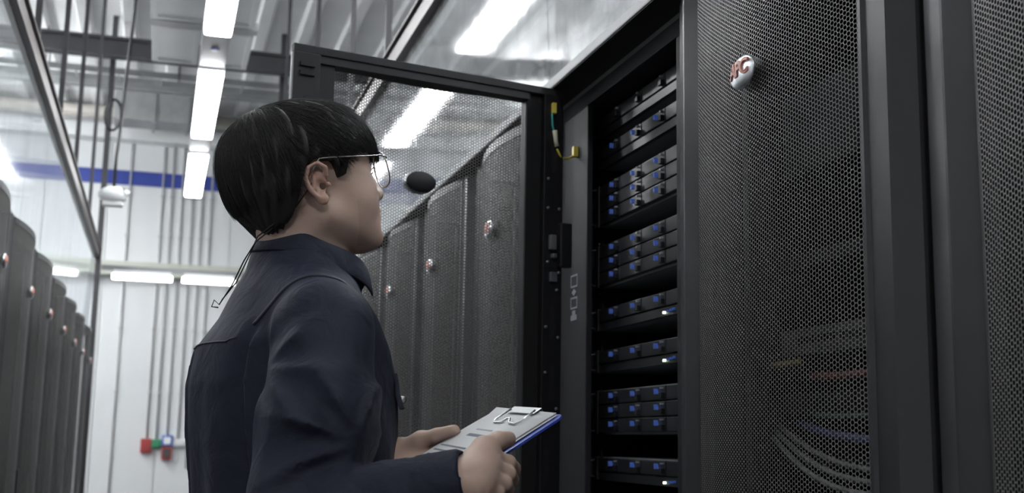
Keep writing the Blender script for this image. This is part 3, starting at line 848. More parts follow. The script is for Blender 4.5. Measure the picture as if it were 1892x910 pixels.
def surface_net(F, lo, hi, h, name, material, parent, smooth_iter=0, tint=None):
    """naive surface nets of F < 0, evaluated only near the surface"""
    lo = np.array(lo, float); hi = np.array(hi, float)
    B = 6
    nb = np.ceil((hi-lo)/(h*B)).astype(int)
    n = nb*B+1
    cs = [lo[a]+(np.arange(nb[a])*B+B/2)*h for a in range(3)]
    X, Y, Z = np.meshgrid(*cs, indexing='ij')
    Dc = F(X.ravel(), Y.ravel(), Z.ravel()).reshape(X.shape)
    act = np.abs(Dc) < h*B*1.7
    G = np.where(np.repeat(np.repeat(np.repeat(Dc, B, 0), B, 1), B, 2) < 0, -1.0, 1.0)
    G = np.pad(G, ((0, 1), (0, 1), (0, 1)), mode='edge')
    fa = np.zeros(G.shape, bool)
    A3 = np.repeat(np.repeat(np.repeat(act, B, 0), B, 1), B, 2)
    for dx in (0, 1):
        for dy in (0, 1):
            for dz in (0, 1):
                fa[dx:dx+A3.shape[0], dy:dy+A3.shape[1], dz:dz+A3.shape[2]] |= A3
    I = np.argwhere(fa)
    pts = lo+I*h
    vals = np.empty(len(I))
    for s in range(0, len(I), 400000):
        q = pts[s:s+400000]; vals[s:s+400000] = F(q[:, 0], q[:, 1], q[:, 2])
    G[fa] = vals
    G[0], G[-1] = 1, 1; G[:, 0], G[:, -1] = 1, 1; G[:, :, 0], G[:, :, -1] = 1, 1
    ins = G < 0
    c8 = np.zeros(tuple(s-1 for s in G.shape), np.int8)
    for dx in (0, 1):
        for dy in (0, 1):
            for dz in (0, 1):
                c8 += ins[dx:dx+c8.shape[0], dy:dy+c8.shape[1], dz:dz+c8.shape[2]]
    cells = np.argwhere((c8 > 0) & (c8 < 8))
    acc = np.zeros((len(cells), 3)); cnt = np.zeros(len(cells))
    corners = [(a, b, c) for a in (0, 1) for b in (0, 1) for c in (0, 1)]
    for ca in corners:
        for ax in range(3):
            if ca[ax]: continue
            cb = list(ca); cb[ax] = 1
            ia = cells+np.array(ca); ib = cells+np.array(cb)
            ga = G[ia[:, 0], ia[:, 1], ia[:, 2]]; gb = G[ib[:, 0], ib[:, 1], ib[:, 2]]
            cr = (ga < 0) != (gb < 0)
            t = np.where(cr, ga/np.where(cr, ga-gb, 1), 0)
            p = np.tile(np.array(ca, float), (len(cells), 1)); p[:, ax] += t
            acc[cr] += p[cr]; cnt[cr] += 1
    V = lo+(cells+acc/cnt[:, None])*h
    idx = -np.ones(c8.shape, np.int64); idx[tuple(cells.T)] = np.arange(len(cells))
    quads = []
    for ax in range(3):
        u, w = (ax+1) % 3, (ax+2) % 3
        sl0 = [slice(1, -1)]*3; sl1 = [slice(1, -1)]*3
        sl0[ax] = slice(0, -1); sl1[ax] = slice(1, None)
        a = ins[tuple(sl0)]; b = ins[tuple(sl1)]
        e = np.argwhere(a != b)
        off = np.ones(3, int); off[ax] = 0
        e2 = e+off
        sgn = ins[e2[:, 0], e2[:, 1], e2[:, 2]]
        def cell(du, dw):
            q = e2.copy(); q[:, u] -= du; q[:, w] -= dw
            return idx[q[:, 0], q[:, 1], q[:, 2]]
        q = np.stack([cell(1, 1), cell(0, 1), cell(0, 0), cell(1, 0)], 1)
        q[~sgn] = q[~sgn][:, ::-1]
        quads.append(q)
    Q = np.concatenate(quads); Q = Q[(Q >= 0).all(1)]
    return V, Q

def np_mesh(name, V, Q, material, smooth=True):
    me = bpy.data.meshes.new(name)
    nv, nq, k = len(V), len(Q), Q.shape[1]
    me.vertices.add(nv); me.vertices.foreach_set('co', np.ascontiguousarray(V, np.float32).ravel())
    me.loops.add(nq*k); me.loops.foreach_set('vertex_index', np.ascontiguousarray(Q, np.int32).ravel())
    me.polygons.add(nq); me.polygons.foreach_set('loop_start', np.arange(nq, dtype=np.int32)*k)
    me.update(calc_edges=True)
    me.polygons.foreach_set('use_smooth', np.full(nq, smooth))
    me.materials.append(material); me.validate()
    return me

# distance helpers (arrays)
def smin(a, b, k):
    h = np.clip(0.5+0.5*(b-a)/k, 0, 1)
    return b*(1-h)+a*h-k*h*(1-h)
def smax(a, b, k): return -smin(-a, -b, k)
def cap(x, y, z, a, b, ra, rb):
    a = np.asarray(a, float); b = np.asarray(b, float); ab = b-a
    px, py, pz = x-a[0], y-a[1], z-a[2]
    t = np.clip((px*ab[0]+py*ab[1]+pz*ab[2])/(ab@ab), 0, 1)
    return np.sqrt((px-ab[0]*t)**2+(py-ab[1]*t)**2+(pz-ab[2]*t)**2)-(ra+(rb-ra)*t)
def ell(x, y, z, c, r, p=2.0):
    q = (np.abs((x-c[0])/r[0])**p+np.abs((y-c[1])/r[1])**p+np.abs((z-c[2])/r[2])**p)**(1/p)
    # scale by the local radius for a fair distance
    g = np.sqrt(((x-c[0])/r[0]**2)**2+((y-c[1])/r[1]**2)**2+((z-c[2])/r[2]**2)**2)
    return (q-1)*np.maximum(q, 1e-3)/np.maximum(g, 1e-6) if p == 2.0 else (q-1)*min(r)*1.1
def sph(x, y, z, c, r): return np.sqrt((x-c[0])**2+(y-c[1])**2+(z-c[2])**2)-r

# --- head frame: x forward, y left, z up; origin between the ears
HO = Lc(-0.290, 1.62, 1.6285)
HPHI, HP = math.radians(27), math.radians(13)
def head_basis():
    F0 = np.array([math.cos(HPHI), math.sin(HPHI), 0]); Lf = np.array([-math.sin(HPHI), math.cos(HPHI), 0]); U0 = np.array([0, 0, 1.])
    F = F0*math.cos(HP)+U0*math.sin(HP); U = U0*math.cos(HP)-F0*math.sin(HP)
    return F, Lf, U
HF, HL, HU = head_basis()
def to_head(x, y, z):
    dx, dy, dz = x-HO[0], y-HO[1], z-HO[2]
    return (dx*HF[0]+dy*HF[1]+dz*HF[2], dx*HL[0]+dy*HL[1]+dz*HL[2], dx*HU[0]+dy*HU[1]+dz*HU[2])
def from_head(p):
    p = np.atleast_2d(p); return HO+p[:, :1]*HF+p[:, 1:2]*HL+p[:, 2:3]*HU

def sd_head(f, l, u):
    a = np.abs(l)
    d = ell(f, l, u, (-0.004, 0, 0.034), (0.093, 0.077, 0.073))
    d = smin(d, ell(f, a, u, (0.046, 0.0, -0.006), (0.053, 0.063, 0.078)), 0.03)
    d = smin(d, ell(f, a, u, (0.050, 0.026, -0.030), (0.042, 0.036, 0.044)), 0.02)     # cheeks
    d = smin(d, cap(f, a, u, (0.010, 0.050, -0.044), (0.068, 0.018, -0.076), 0.020, 0.0175), 0.022)  # jaw
    d = smin(d, sph(f, a, u, (0.082, 0.008, -0.077), 0.0185), 0.018)                  # chin
    d = smin(d, ell(f, a, u, (0.055, 0.0, -0.064), (0.038, 0.038, 0.022)), 0.02)
    d = smin(d, ell(f, a, u, (0.080, 0.0, -0.048), (0.020, 0.026, 0.026)), 0.016)    # muzzle
    d = smin(d, cap(f, a, u, (0.086, 0.006, 0.032), (0.074, 0.045, 0.032), 0.010, 0.008), 0.014)    # brow
    d = smin(d, cap(f, a, u, (0.090, 0, 0.018), (0.107, 0, -0.018), 0.0075, 0.0100), 0.012)         # nose
    d = smin(d, sph(f, a, u, (0.099, 0.011, -0.021), 0.0085), 0.008)
    d = smax(d, -ell(f, a, u, (0.104, 0.031, 0.014), (0.019, 0.017, 0.011)), 0.014)   # sockets
    d = smin(d, ell(f, a, u, (0.078, 0.031, 0.014), (0.0145, 0.016, 0.011)), 0.004)   # lids
    d = smin(d, ell(f, a, u, (0.096, 0.0, -0.0435), (0.009, 0.020, 0.006)), 0.005)   # lips
    d = smin(d, ell(f, a, u, (0.094, 0.0, -0.0545), (0.009, 0.017, 0.0065)), 0.005)
    d = smax(d, -ell(f, a, u, (0.107, 0.0, -0.0490), (0.008, 0.024, 0.0014)), 0.003)
    d = smax(d, -ell(f, a, u, (0.099, 0.0, -0.068), (0.010, 0.020, 0.006)), 0.012)
    # ears, tilted back and a little outward
    b = a-0.074
    ff = f*0.94+b*0.30; bb = b*0.94-f*0.30
    v = (u+0.003)/0.80
    d = smin(d, ell(ff, bb, v, (-0.005, 0.002, -0.001), (0.014, 0.0040, 0.026)), 0.006)
    helix = [(0.009, 0.004, 0.010), (0.010, 0.008, 0.022), (0.001, 0.011, 0.031), (-0.012, 0.012, 0.026), (-0.018, 0.012, 0.008), (-0.014, 0.009, -0.012), (-0.005, 0.006, -0.026)]
    hx = None
    for i in range(len(helix)-1):
        c = cap(ff, bb, v, helix[i], helix[i+1], 0.0034, 0.0034)
        hx = c if hx is None else np.minimum(hx, c)
    d = smin(d, hx, 0.0025)
    d = smin(d, cap(ff, bb, v, (-0.006, 0.007, 0.018), (-0.008, 0.0075, -0.010), 0.0024, 0.0026), 0.003)
    d = smin(d, ell(ff, bb, v, (0.000, 0.004, -0.029), (0.0085, 0.0045, 0.0095)), 0.004)
    d = smin(d, sph(ff, bb, v, (0.010, 0.004, -0.006), 0.0042), 0.003)
    d = smax(d, -ell(ff, bb, v, (0.002, 0.008, -0.006), (0.0070, 0.0085, 0.0105)), 0.003)
    d = smax(d, -ell(ff, bb, v, (-0.004, 0.010, 0.019), (0.0050, 0.0045, 0.008)), 0.003)
    return d

NECK_B = Lc(-0.270, 1.645, 1.470)
def sd_body(x, y, z):
    f, l, u = to_head(x, y, z)
    d = sd_head(f, l, u)
    nt = from_head(np.array([-0.020, 0, -0.035]))[0]
    d = smin(d, cap(x, y, z, nt, NECK_B, 0.054, 0.058), 0.024)
    d = smin(d, cap(x, y, z, from_head(np.array([0.018, 0, -0.055]))[0], Lc(-0.250, 1.645, 1.470), 0.026, 0.042), 0.016)
    return d

# hands -------------------------------------------------------------
def hand_sdf(wrist, elbow, mcps, chains, thumb, rf=0.0085):
    def F(x, y, z):
        d = cap(x, y, z, elbow, wrist, 0.036, 0.0255)
        palm = None
        for m in mcps:
            c = cap(x, y, z, wrist, m, 0.017, 0.0125)
            palm = c if palm is None else smin(palm, c, 0.012)
        palm = smin(palm, cap(x, y, z, wrist, thumb[1], 0.018, 0.014), 0.012)
        d = smin(d, palm, 0.018)
        fg = None
        for m, ch in zip(mcps, chains):
            pts = [m]+ch; rr = [rf*1.25, rf*1.08, rf*0.98, rf*0.86]
            c = None
            for i in range(len(pts)-1):
                q = cap(x, y, z, pts[i], pts[i+1], rr[i], rr[i+1])
                c = q if c is None else smin(c, q, 0.002)
            fg = c if fg is None else smin(fg, c, 0.0016)
        d = smin(d, fg, 0.005)
        th = None
        rr = [0.0145, 0.0125, 0.0110, 0.0088]
        for i in range(len(thumb)-1):
            q = cap(x, y, z, thumb[i], thumb[i+1], rr[i], rr[i+1])
            th = q if th is None else smin(th, q, 0.003)
        return smin(d, th, 0.006)
    return F
RE, RW = Lc(-0.232, 1.350, 1.192), Lc(-0.045, 1.320, 1.244)
R_M = [Lc(-0.020, 1.350, 1.274), Lc(-0.022, 1.336, 1.264), Lc(-0.026, 1.324, 1.253), Lc(-0.031, 1.314, 1.242)]
R_C = [[Lc(0.000, 1.362, 1.268), Lc(0.006, 1.382, 1.262), Lc(0.001, 1.400, 1.263)],
       [Lc(0.000, 1.350, 1.257), Lc(0.004, 1.371, 1.250), Lc(-0.003, 1.389, 1.251)],
       [Lc(-0.004, 1.338, 1.246), Lc(-0.001, 1.359, 1.239), Lc(-0.008, 1.377, 1.241)],
       [Lc(-0.012, 1.328, 1.236), Lc(-0.010, 1.349, 1.230), Lc(-0.016, 1.363, 1.232)]]
R_T = [Lc(-0.044, 1.335, 1.264), Lc(-0.027, 1.352, 1.283), Lc(-0.012, 1.376, 1.292), Lc(0.000, 1.392, 1.2945)]
LE, LW_ = Lc(-0.375, 1.79, 1.205), Lc(-0.150, 1.650, 1.266)
L_M = [Lc(-0.108, 1.622, 1.270), Lc(-0.110, 1.606, 1.260), Lc(-0.118, 1.592, 1.250), Lc(-0.128, 1.582, 1.240)]
L_C = [[Lc(-0.085, 1.592, 1.258), Lc(-0.078, 1.568, 1.256), Lc(-0.082, 1.552, 1.252)],
       [Lc(-0.092, 1.576, 1.248), Lc(-0.086, 1.554, 1.246), Lc(-0.092, 1.538, 1.242)],
       [Lc(-0.102, 1.566, 1.238), Lc(-0.098, 1.546, 1.236), Lc(-0.104, 1.530, 1.232)],
       [Lc(-0.114, 1.560, 1.229), Lc(-0.110, 1.540, 1.227), Lc(-0.114, 1.528, 1.224)]]
L_T = [Lc(-0.138, 1.640, 1.276), Lc(-0.116, 1.620, 1.290), Lc(-0.094, 1.604, 1.297), Lc(-0.072, 1.592, 1.304)]

# torso under the clothes and legs, coarse; everything joined into one body mesh
PHI = math.radians(24)
BF = np.array([math.cos(PHI), math.sin(PHI)]); BL = np.array([-math.sin(PHI), math.cos(PHI)])
TC = Lc(-0.305, 1.635, 0)
def to_body(x, y):
    dx, dy = x-TC[0], y-TC[1]
    return dx*BF[0]+dy*BF[1], dx*BL[0]+dy*BL[1]
def from_body(f, l, z): return np.array([TC[0]+f*BF[0]+l*BL[0], TC[1]+f*BF[1]+l*BL[1], z])
SEC = np.array([  # z, centre f, rf, rl
    [0.78, 0.004, 0.128, 0.176], [0.90, 0.006, 0.122, 0.168], [1.05, 0.010, 0.122, 0.166], [1.20, 0.020, 0.129, 0.168],
    [1.30, 0.014, 0.135, 0.178], [1.36, 0.010, 0.134, 0.180], [1.41, 0.007, 0.123, 0.177], [1.45, 0.012, 0.101, 0.160],
    [1.485, 0.012, 0.086, 0.124], [1.515, 0.018, 0.077, 0.092], [1.55, 0.020, 0.070, 0.076]])
def torso(x, y, z, grow=0.0):
    f, l = to_body(x, y)
    cf = np.interp(z, SEC[:, 0], SEC[:, 1]); rf = np.interp(z, SEC[:, 0], SEC[:, 2])+grow; rl = np.interp(z, SEC[:, 0], SEC[:, 3])+grow
    p = 2.1
    q = (np.abs((f-cf)/rf)**p+np.abs(l/rl)**p)**(1/p)
    d = (q-1)*np.minimum(rf, rl)
    return d, f, l
R_SH, L_SH = Lc(-0.228, 1.468, 1.418), Lc(-0.376, 1.800, 1.418)
def sd_trunk(x, y, z):
    d, f, l = torso(x, y, z, -0.014)
    d = smax(d, z-1.50, 0.02); d = smax(d, 0.80-z, 0.02)
    d = smin(d, cap(x, y, z, R_SH, RE, 0.050, 0.038), 0.02)
    d = smin(d, cap(x, y, z, L_SH, LE, 0.050, 0.038), 0.02)
    d = smin(d, cap(x, y, z, RE, RW, 0.038, 0.026), 0.01)
    d = smin(d, cap(x, y, z, LE, LW_, 0.038, 0.026), 0.01)
    for s in (-1, 1):
        hip = from_body(0.0, s*0.085, 0.86); kn = from_body(0.03, s*0.10, 0.48); an = from_body(-0.01, s*0.11, 0.10)
        d = smin(d, cap(x, y, z, hip, kn, 0.082, 0.055), 0.03)
        d = smin(d, cap(x, y, z, kn, an, 0.053, 0.036), 0.02)
        d = smin(d, cap(x, y, z, an, from_body(0.12, s*0.125, 0.045), 0.036, 0.028), 0.02)
    return d

Vs, Qs, off = [], [], 0
def part(F, lo, hi, h):
    global off
    V, Q = surface_net(F, lo, hi, h, '', None, None)
    Vs.append(V); Qs.append(Q+off); off += len(V)
    return V
part(sd_body, HO+np.array([-0.16, -0.16, -0.20]), HO+np.array([0.16, 0.16, 0.14]), 0.0021)
n_head = len(Vs[0])
part(hand_sdf(RW, RE+(RW-RE)*0.45, R_M, R_C, R_T), RW+np.array([-0.14, -0.04, -0.06]), RW+np.array([0.085, 0.12, 0.075]), 0.0017)
part(hand_sdf(LW_, LE+(LW_-LE)*0.5, L_M, L_C, L_T, 0.0082), LW_+np.array([-0.13, -0.15, -0.07]), LW_+np.array([0.10, 0.09, 0.07]), 0.0019)
part(sd_trunk, Lc(-0.62, 1.22, 0.0), Lc(0.05, 2.05, 1.54), 0.009)
V = np.concatenate(Vs); Q = np.concatenate(Qs)
body = np_mesh('body', V, Q, M['skin'])
# natural tint: lips, ears, brows
f, l, u = to_head(V[:, 0], V[:, 1], V[:, 2])
col = np.tile(np.array([0.57, 0.41, 0.335, 1.0]), (len(V), 1))
def blend(w, c):
    global col
    col[:, :3] = col[:, :3]*(1-w[:, None])+np.array(c)*w[:, None]
g = lambda d, s: np.clip(1-d/s, 0, 1)
blend(g(np.sqrt(((f-0.10)/0.012)**2+(l/0.022)**2+((u+0.049)/0.0115)**2), 1.25)*0.9, (0.40, 0.17, 0.14))
blend(((np.abs(l) > 0.077) & (np.abs(u) < 0.045) & (np.abs(f) < 0.03))*0.35, (0.50, 0.22, 0.16))
brow = np.maximum(0, 1-np.abs(u-0.034-0.004*np.cos(np.abs(l)*60))/0.0042)*((np.abs(l) > 0.012) & (np.abs(l) < 0.052) & (f > 0.06))
blend(np.clip(brow*1.4, 0, 0.8), (0.05, 0.04, 0.035))
stub = np.clip((0.10+u*-1-0.12)/0.03, 0, 1)*((f > 0.05) & (u < -0.03) & (u > -0.11))
blend(stub*0.25, (0.30, 0.21, 0.17))
hands = np.arange(len(V)) >= n_head
col[hands, :3] = (0.60, 0.435, 0.355)
at = body.color_attributes.new('tint', 'FLOAT_COLOR', 'POINT'); at.data.foreach_set('color', col.astype(np.float32).ravel())
link_mesh('body', body, None, man)
for s in (-1, 1):
    e = from_head(np.array([0.0795, s*0.031, 0.013]))[0]
    MB().ellipsoid((0, 0, 0), (0.0118, 0.0118, 0.0118), 20, 12).build('eyeball', M['eye'], man, loc=e)
    e2 = from_head(np.array([0.0868, s*0.031, 0.013]))[0]
    MB().ellipsoid((0, 0, 0), (0.0055, 0.0055, 0.0055), 14, 8).build('iris', M['cord'], man, loc=e2)

# hair --------------------------------------------------------------
HL_F = np.array([-0.12, -0.095, -0.070, -0.047, -0.034, -0.024, -0.010, 0.008, 0.020, 0.026, 0.037, 0.044, 0.055, 0.070, 0.085, 0.12])
HL_U = np.array([-0.066, -0.064, -0.060, -0.050, -0.030, 0.010, 0.026, 0.028, 0.020, 0.004, 0.006, 0.022, 0.030, 0.036, 0.034, 0.030])
def hairline(f, l):
    h = np.interp(f, HL_F, HL_U)
    mid = np.clip(1-np.abs(l)/0.055, 0, 1)
    return np.where(f < -0.03, h-0.006*mid, h)
HC = np.array([0.000, 0, 0.034])
def hair_radius(f, l, u):
    """> 0 outside the outer hair shell"""
    x, y, z = f-HC[0], l-HC[1], u-HC[2]
    rx = np.where(x > 0, 0.105, 0.108)
    ry = 0.0885
    rz = np.where(z > 0, 0.087, 0.096)
    q = (np.abs(x/rx)**2.3+np.abs(y/ry)**2.3+np.abs(z/rz)**2.3)**(1/2.3)
    return (q-1)*0.092
def sd_hair(x, y, z):
    f, l, u = to_head(x, y, z)
    d = hair_radius(f, l, u)
    # clumps run from the crown outwards
    az = np.arctan2(l, f+0.045)
    rr = np.sqrt((f+0.045)**2+l**2)
    amp = np.clip(rr/0.05, 0.15, 1)
    d = d-amp*(0.0016*np.sin(az*17+u*40+3*np.sin(az*3))+0.0012*np.sin(az*31-u*70)+0.0008*np.sin(az*55+u*20))
    d = smin(d, cap(f, np.abs(l), u, (-0.040, 0.022, 0.005), (-0.026, 0.022, -0.056), 0.056, 0.039), 0.012)
    d = smax(d, -ell(f, np.abs(l), u, (0.000, 0.100, -0.002), (0.022, 0.028, 0.029)), 0.006)
    hl = hairline(f, l)+0.0025*np.sin(az*34)+0.0015*np.sin(az*61+1)
    d = smax(d, (hl-u)*0.9, 0.010)
    return d
HV, HQ = surface_net(sd_hair, HO+np.array([-0.16, -0.16, -0.12]), HO+np.array([0.17, 0.17, 0.16]), 0.0021, '', None, None)
hair_o = link_mesh('hair', np_mesh('hair', HV, HQ, M['hair']), None, man)
# strands lying on the shell
rs = np.random.RandomState(3)
crown = np.array([-0.052, 0.0, 0.110])
sv, sq = [], []
ns = 0
tries = 0
while ns < 9000 and tries < 40000:
    tries += 1
    v = rs.normal(size=3); v /= np.linalg.norm(v)
    p = HC+v*np.array([0.109, 0.0885, 0.088 if v[2] > 0 else 0.1])
    if p[2] < float(hairline(p[0], p[1]))+0.012 or (abs(p[0]) < 0.028 and p[2] < 0.036 and p[0] < 0.03): continue
    path = []
    jit = rs.normal(size=3)*0.22
    lift = rs.uniform(-0.0012, 0.0022) if rs.rand() < 0.93 else rs.uniform(0.002, 0.006)
    n = 8; step = rs.uniform(0.005, 0.0095)
    for i in range(n):
        x, y, z = p-HC
        q = (abs(x/0.109)**2.3+abs(y/0.0885)**2.3+abs(z/(0.087 if z > 0 else 0.100))**2.3)**(1/2.3)
        ps = HC+(p-HC)/q
        g_ = np.array([x/0.0119, y/0.0078, z/0.0078]); g_ /= np.linalg.norm(g_)
        path.append(ps+g_*(lift*(0.3+0.7*i/n)+0.0008))
        if (ps[2] < float(hairline(ps[0], ps[1]))-0.002 or ps[2] < -0.02 or (abs(ps[0]) < 0.022 and ps[2] < 0.032)) and i > 1: break
        dr = ps-crown; dr = dr-g_*(dr@g_)
        dr = dr/(np.linalg.norm(dr)+1e-6)
        fw = np.array([0.35, 0, -0.25]) if ps[0] > -0.03 else np.array([0.0, 0, -0.5])
        dr = dr+fw+jit; dr = dr-g_*(dr@g_); dr /= np.linalg.norm(dr)+1e-6
        p = ps+dr*step
    if len(path) < 4: continue
    P_ = from_head(np.array(path))
    w = rs.uniform(0.00028, 0.00055)
    T = np.gradient(P_, axis=0); T /= np.linalg.norm(T, axis=1)[:, None]+1e-9
    nrm = P_-from_head(HC)[0]; nrm /= np.linalg.norm(nrm, axis=1)[:, None]
    Sd = np.cross(T, nrm); Sd /= np.linalg.norm(Sd, axis=1)[:, None]+1e-9
    taper = np.linspace(1, 0.25, len(P_))[:, None]
    ring = np.stack([P_+Sd*w*taper, P_-Sd*w*taper, P_+nrm*w*1.4*taper], 1)
    b = len(sv)*0+sum(len(a) for a in sv) if False else None
    sv.append(ring.reshape(-1, 3)); sq.append(len(P_)); ns += 1
offs = 0; Qh = []
for n in sq:
    i = np.arange(n-1)[:, None]*3+offs
    for k in range(3):
        Qh.append(np.concatenate([i+k, i+(k+1) % 3, i+3+(k+1) % 3, i+3+k], 1))
    offs += n*3
st_me = np_mesh('hair_strands', np.concatenate(sv), np.concatenate(Qh), M['hair'])
so = link_mesh('hair_strands', st_me, None, man); so['kind'] = 'stuff'

# glasses -----------------------------------------------------------
gl = MB()
def hp(f, l, u): return Vector(from_head(np.array([f, l, u]))[0])
lens_y, lens_f, lens_u, lw, lh = 0.035, 0.106, 0.010, 0.027, 0.024
for s in (-1, 1):
    rim = []
    for k in range(33):
        a = 2*PI*k/32
        cx_, cz_ = math.copysign(abs(math.cos(a))**0.75, math.cos(a)), math.copysign(abs(math.sin(a))**0.75, math.sin(a))
        rim.append(hp(lens_f-0.10*(cx_*lw+0.0)*s*s*0.5-0.002*cz_, s*lens_y+cx_*lw*s*1.0, lens_u+cz_*lh))
    gl.tube(rim, 0.0010, 8, False)
    hf = lens_f-0.10*lw*0.5
    gl.tube([hp(hf, s*(lens_y+lw), lens_u+0.012), hp(hf-0.002, s*(lens_y+lw+0.006), lens_u+0.013), hp(0.090, s*0.0790, lens_u+0.014), hp(0.045, s*0.0875, lens_u+0.015), hp(0.016, s*0.0880, lens_u+0.017), hp(0.000, s*0.0860, lens_u+0.017), hp(-0.016, s*0.083, lens_u-0.004)], 0.0011, 8)
    gl.tube([hp(lens_f-0.001, s*0.010, lens_u+0.004), hp(lens_f-0.008, s*0.010, lens_u-0.002)], 0.0008, 6)
gl.tube([hp(lens_f+0.002, 0.009, lens_u+0.008), hp(lens_f+0.004, 0, lens_u+0.011), hp(lens_f+0.002, -0.009, lens_u+0.008)], 0.0009, 8)
gl.tube([hp(lens_f+0.001, 0.016, lens_u+0.0235), hp(lens_f+0.003, 0, lens_u+0.024), hp(lens_f+0.001, -0.016, lens_u+0.0235)], 0.0009, 8)
glasses = gl.build('glasses', M['wire'], man)
for s in (-1, 1):
    vs = [hp(lens_f, s*lens_y, lens_u)]; n = 28
    for k in range(n):
        a = 2*PI*k/n
        cx_, cz_ = math.copysign(abs(math.cos(a))**0.75, math.cos(a)), math.copysign(abs(math.sin(a))**0.75, math.sin(a))
        vs.append(hp(lens_f-0.05*cx_*lw-0.002*cz_, s*lens_y+cx_*lw*s, lens_u+cz_*lh))
    MB().add(vs, [(0, 1+k, 1+(k+1) % n) for k in range(n)], True).build('lens', M['glass'], glasses)

# jacket ------------------------------------------------------------
CUFF_R = RW+(RW-RE)/np.linalg.norm(RW-RE)*0.004
CUFF_L = LW_-(LW_-LE)/np.linalg.norm(LW_-LE)*0.008
def wave(a, sharp=1.0): return np.sin(a)
def sd_jacket(x, y, z):
    d, f, l = torso(x, y, z, 0.0)
    # back pleats and soft vertical folds below the yoke
    backw = np.clip(-f/0.08, 0, 1)*np.clip((1.44-z)/0.04, 0, 1)
    for c, w in ((-0.125, 0.010), (0.09, 0.010)):
        t_ = (l-c)/w
        d = d+backw*(0.009*np.exp(-t_**2)-0.006*np.exp(-(t_+1.5)**2))
    d = d-backw*0.003*np.sin(l*75+z*6)*np.clip((1.42-z)/0.2, 0, 1)
    frontw = np.clip(f/0.08, 0, 1)
    d = d-frontw*0.003*np.sin(l*50+z*22)
    d = smax(d, 0.79-z, 0.01)
    # shoulders and sleeves
    nr, nl = from_body(0.0, -0.07, 1.475), from_body(0.0, 0.07, 1.475)
    d = smin(d, cap(x, y, z, nr, R_SH+np.array([0, 0, 0.012]), 0.045, 0.054), 0.03)
    d = smin(d, cap(x, y, z, nl, L_SH+np.array([0, 0, 0.012]), 0.045, 0.054), 0.03)
    body_d = d
    # right sleeve with folds
    am = (R_SH+RE)/2+np.array([0.010, -0.006, 0.0])
    sl = smin(cap(x, y, z, R_SH, am, 0.062, 0.066), cap(x, y, z, am, RE, 0.066, 0.062), 0.03)
    s_ = (z-RE[2])/(R_SH[2]-RE[2])
    ax_ = x-(RE[0]+(R_SH[0]-RE[0])*s_)
    rdg = lambda a: 1-2*np.abs(np.sin(a*0.5))**0.8
    fold = 0.0036*rdg(ax_*62+s_*5.0+1.2*np.sin(s_*7))*np.clip((0.95-s_)/0.4, 0, 1)
    pe = Lc(-0.165, 1.36, 1.285)         # inner bend of the elbow: folds run out from it
    rr_ = np.sqrt((x-pe[0])**2+(z-pe[2])**2); ph_ = np.arctan2(z-pe[2], x-pe[0])
    fold = fold+0.0072*rdg(ph_*9+0.5*np.sin(rr_*40))*np.exp(-((rr_-0.055)/0.055)**2)*np.clip(rr_/0.04-0.2, 0, 1)
    pa = Lc(-0.290, 1.45, 1.37)          # and from the back of the armpit
    r2 = np.sqrt((x-pa[0])**2+(z-pa[2])**2); p2 = np.arctan2(z-pa[2], x-pa[0])
    fold = fold+0.0050*rdg(p2*8)*np.exp(-((r2-0.05)/0.045)**2)*np.clip(r2/0.035-0.2, 0, 1)
    sl = sl-fold
    fa = cap(x, y, z, RE, CUFF_R, 0.058, 0.0405)
    ft_ = np.clip(((x-RE[0])*(CUFF_R-RE)[0]+(y-RE[1])*(CUFF_R-RE)[1]+(z-RE[2])*(CUFF_R-RE)[2])/((CUFF_R-RE)@(CUFF_R-RE)), 0, 1)
    fa = fa-0.0045*rdg(ft_*17+(z-1.22)*42+1.5*np.sin((z-1.22)*50))*np.clip(1-ft_*1.25, 0, 1)
    # deep crease at the elbow bend
    ax = (CUFF_R-RE)/np.linalg.norm(CUFF_R-RE)
    cut = (x-CUFF_R[0])*ax[0]+(y-CUFF_R[1])*ax[1]+(z-CUFF_R[2])*ax[2]
    # stitched cuff band
    band = np.exp(-((cut+0.055)/0.0022)**2)*0.0022
    fa = fa+band
    fa = smax(fa, cut, 0.004)
    fa = smax(fa, -(cap(x, y, z, RE+(RW-RE)*0.80, RW+ax*0.04, 0.034, 0.034)), 0.003)
    arm = smin(sl, fa, 0.012)
    d = smin(d, arm, 0.011)
    am = (L_SH+LE)/2
    sl = smin(cap(x, y, z, L_SH, am, 0.064, 0.068), cap(x, y, z, am, LE, 0.068, 0.058), 0.02)
    fa = cap(x, y, z, LE, CUFF_L, 0.058, 0.040)
    axl = (CUFF_L-LE)/np.linalg.norm(CUFF_L-LE)
    cut = (x-CUFF_L[0])*axl[0]+(y-CUFF_L[1])*axl[1]+(z-CUFF_L[2])*axl[2]
    fa = smax(fa, cut, 0.004)
    fa = smax(fa, -(cap(x, y, z, LE+(LW_-LE)*0.80, LW_+axl*0.04, 0.032, 0.032)), 0.003)
    d = smin(d, smin(sl, fa, 0.012), 0.012)
    # neck opening
    d = smax(d, -(cap(x, y, z, Lc(-0.272, 1.642, 1.49), Lc(-0.262, 1.642, 1.62), 0.054, 0.058)), 0.004)
    d = smax(d, z-1.548-0.10*(-f), 0.006)
    return d
JV, JQ = surface_net(sd_jacket, Lc(-0.62, 1.24, 0.76), Lc(0.03, 2.0, 1.60), 0.0046, '', None, None)
jk = link_mesh('work_jacket', np_mesh('work_jacket', JV, JQ, M['navy']), None, man)

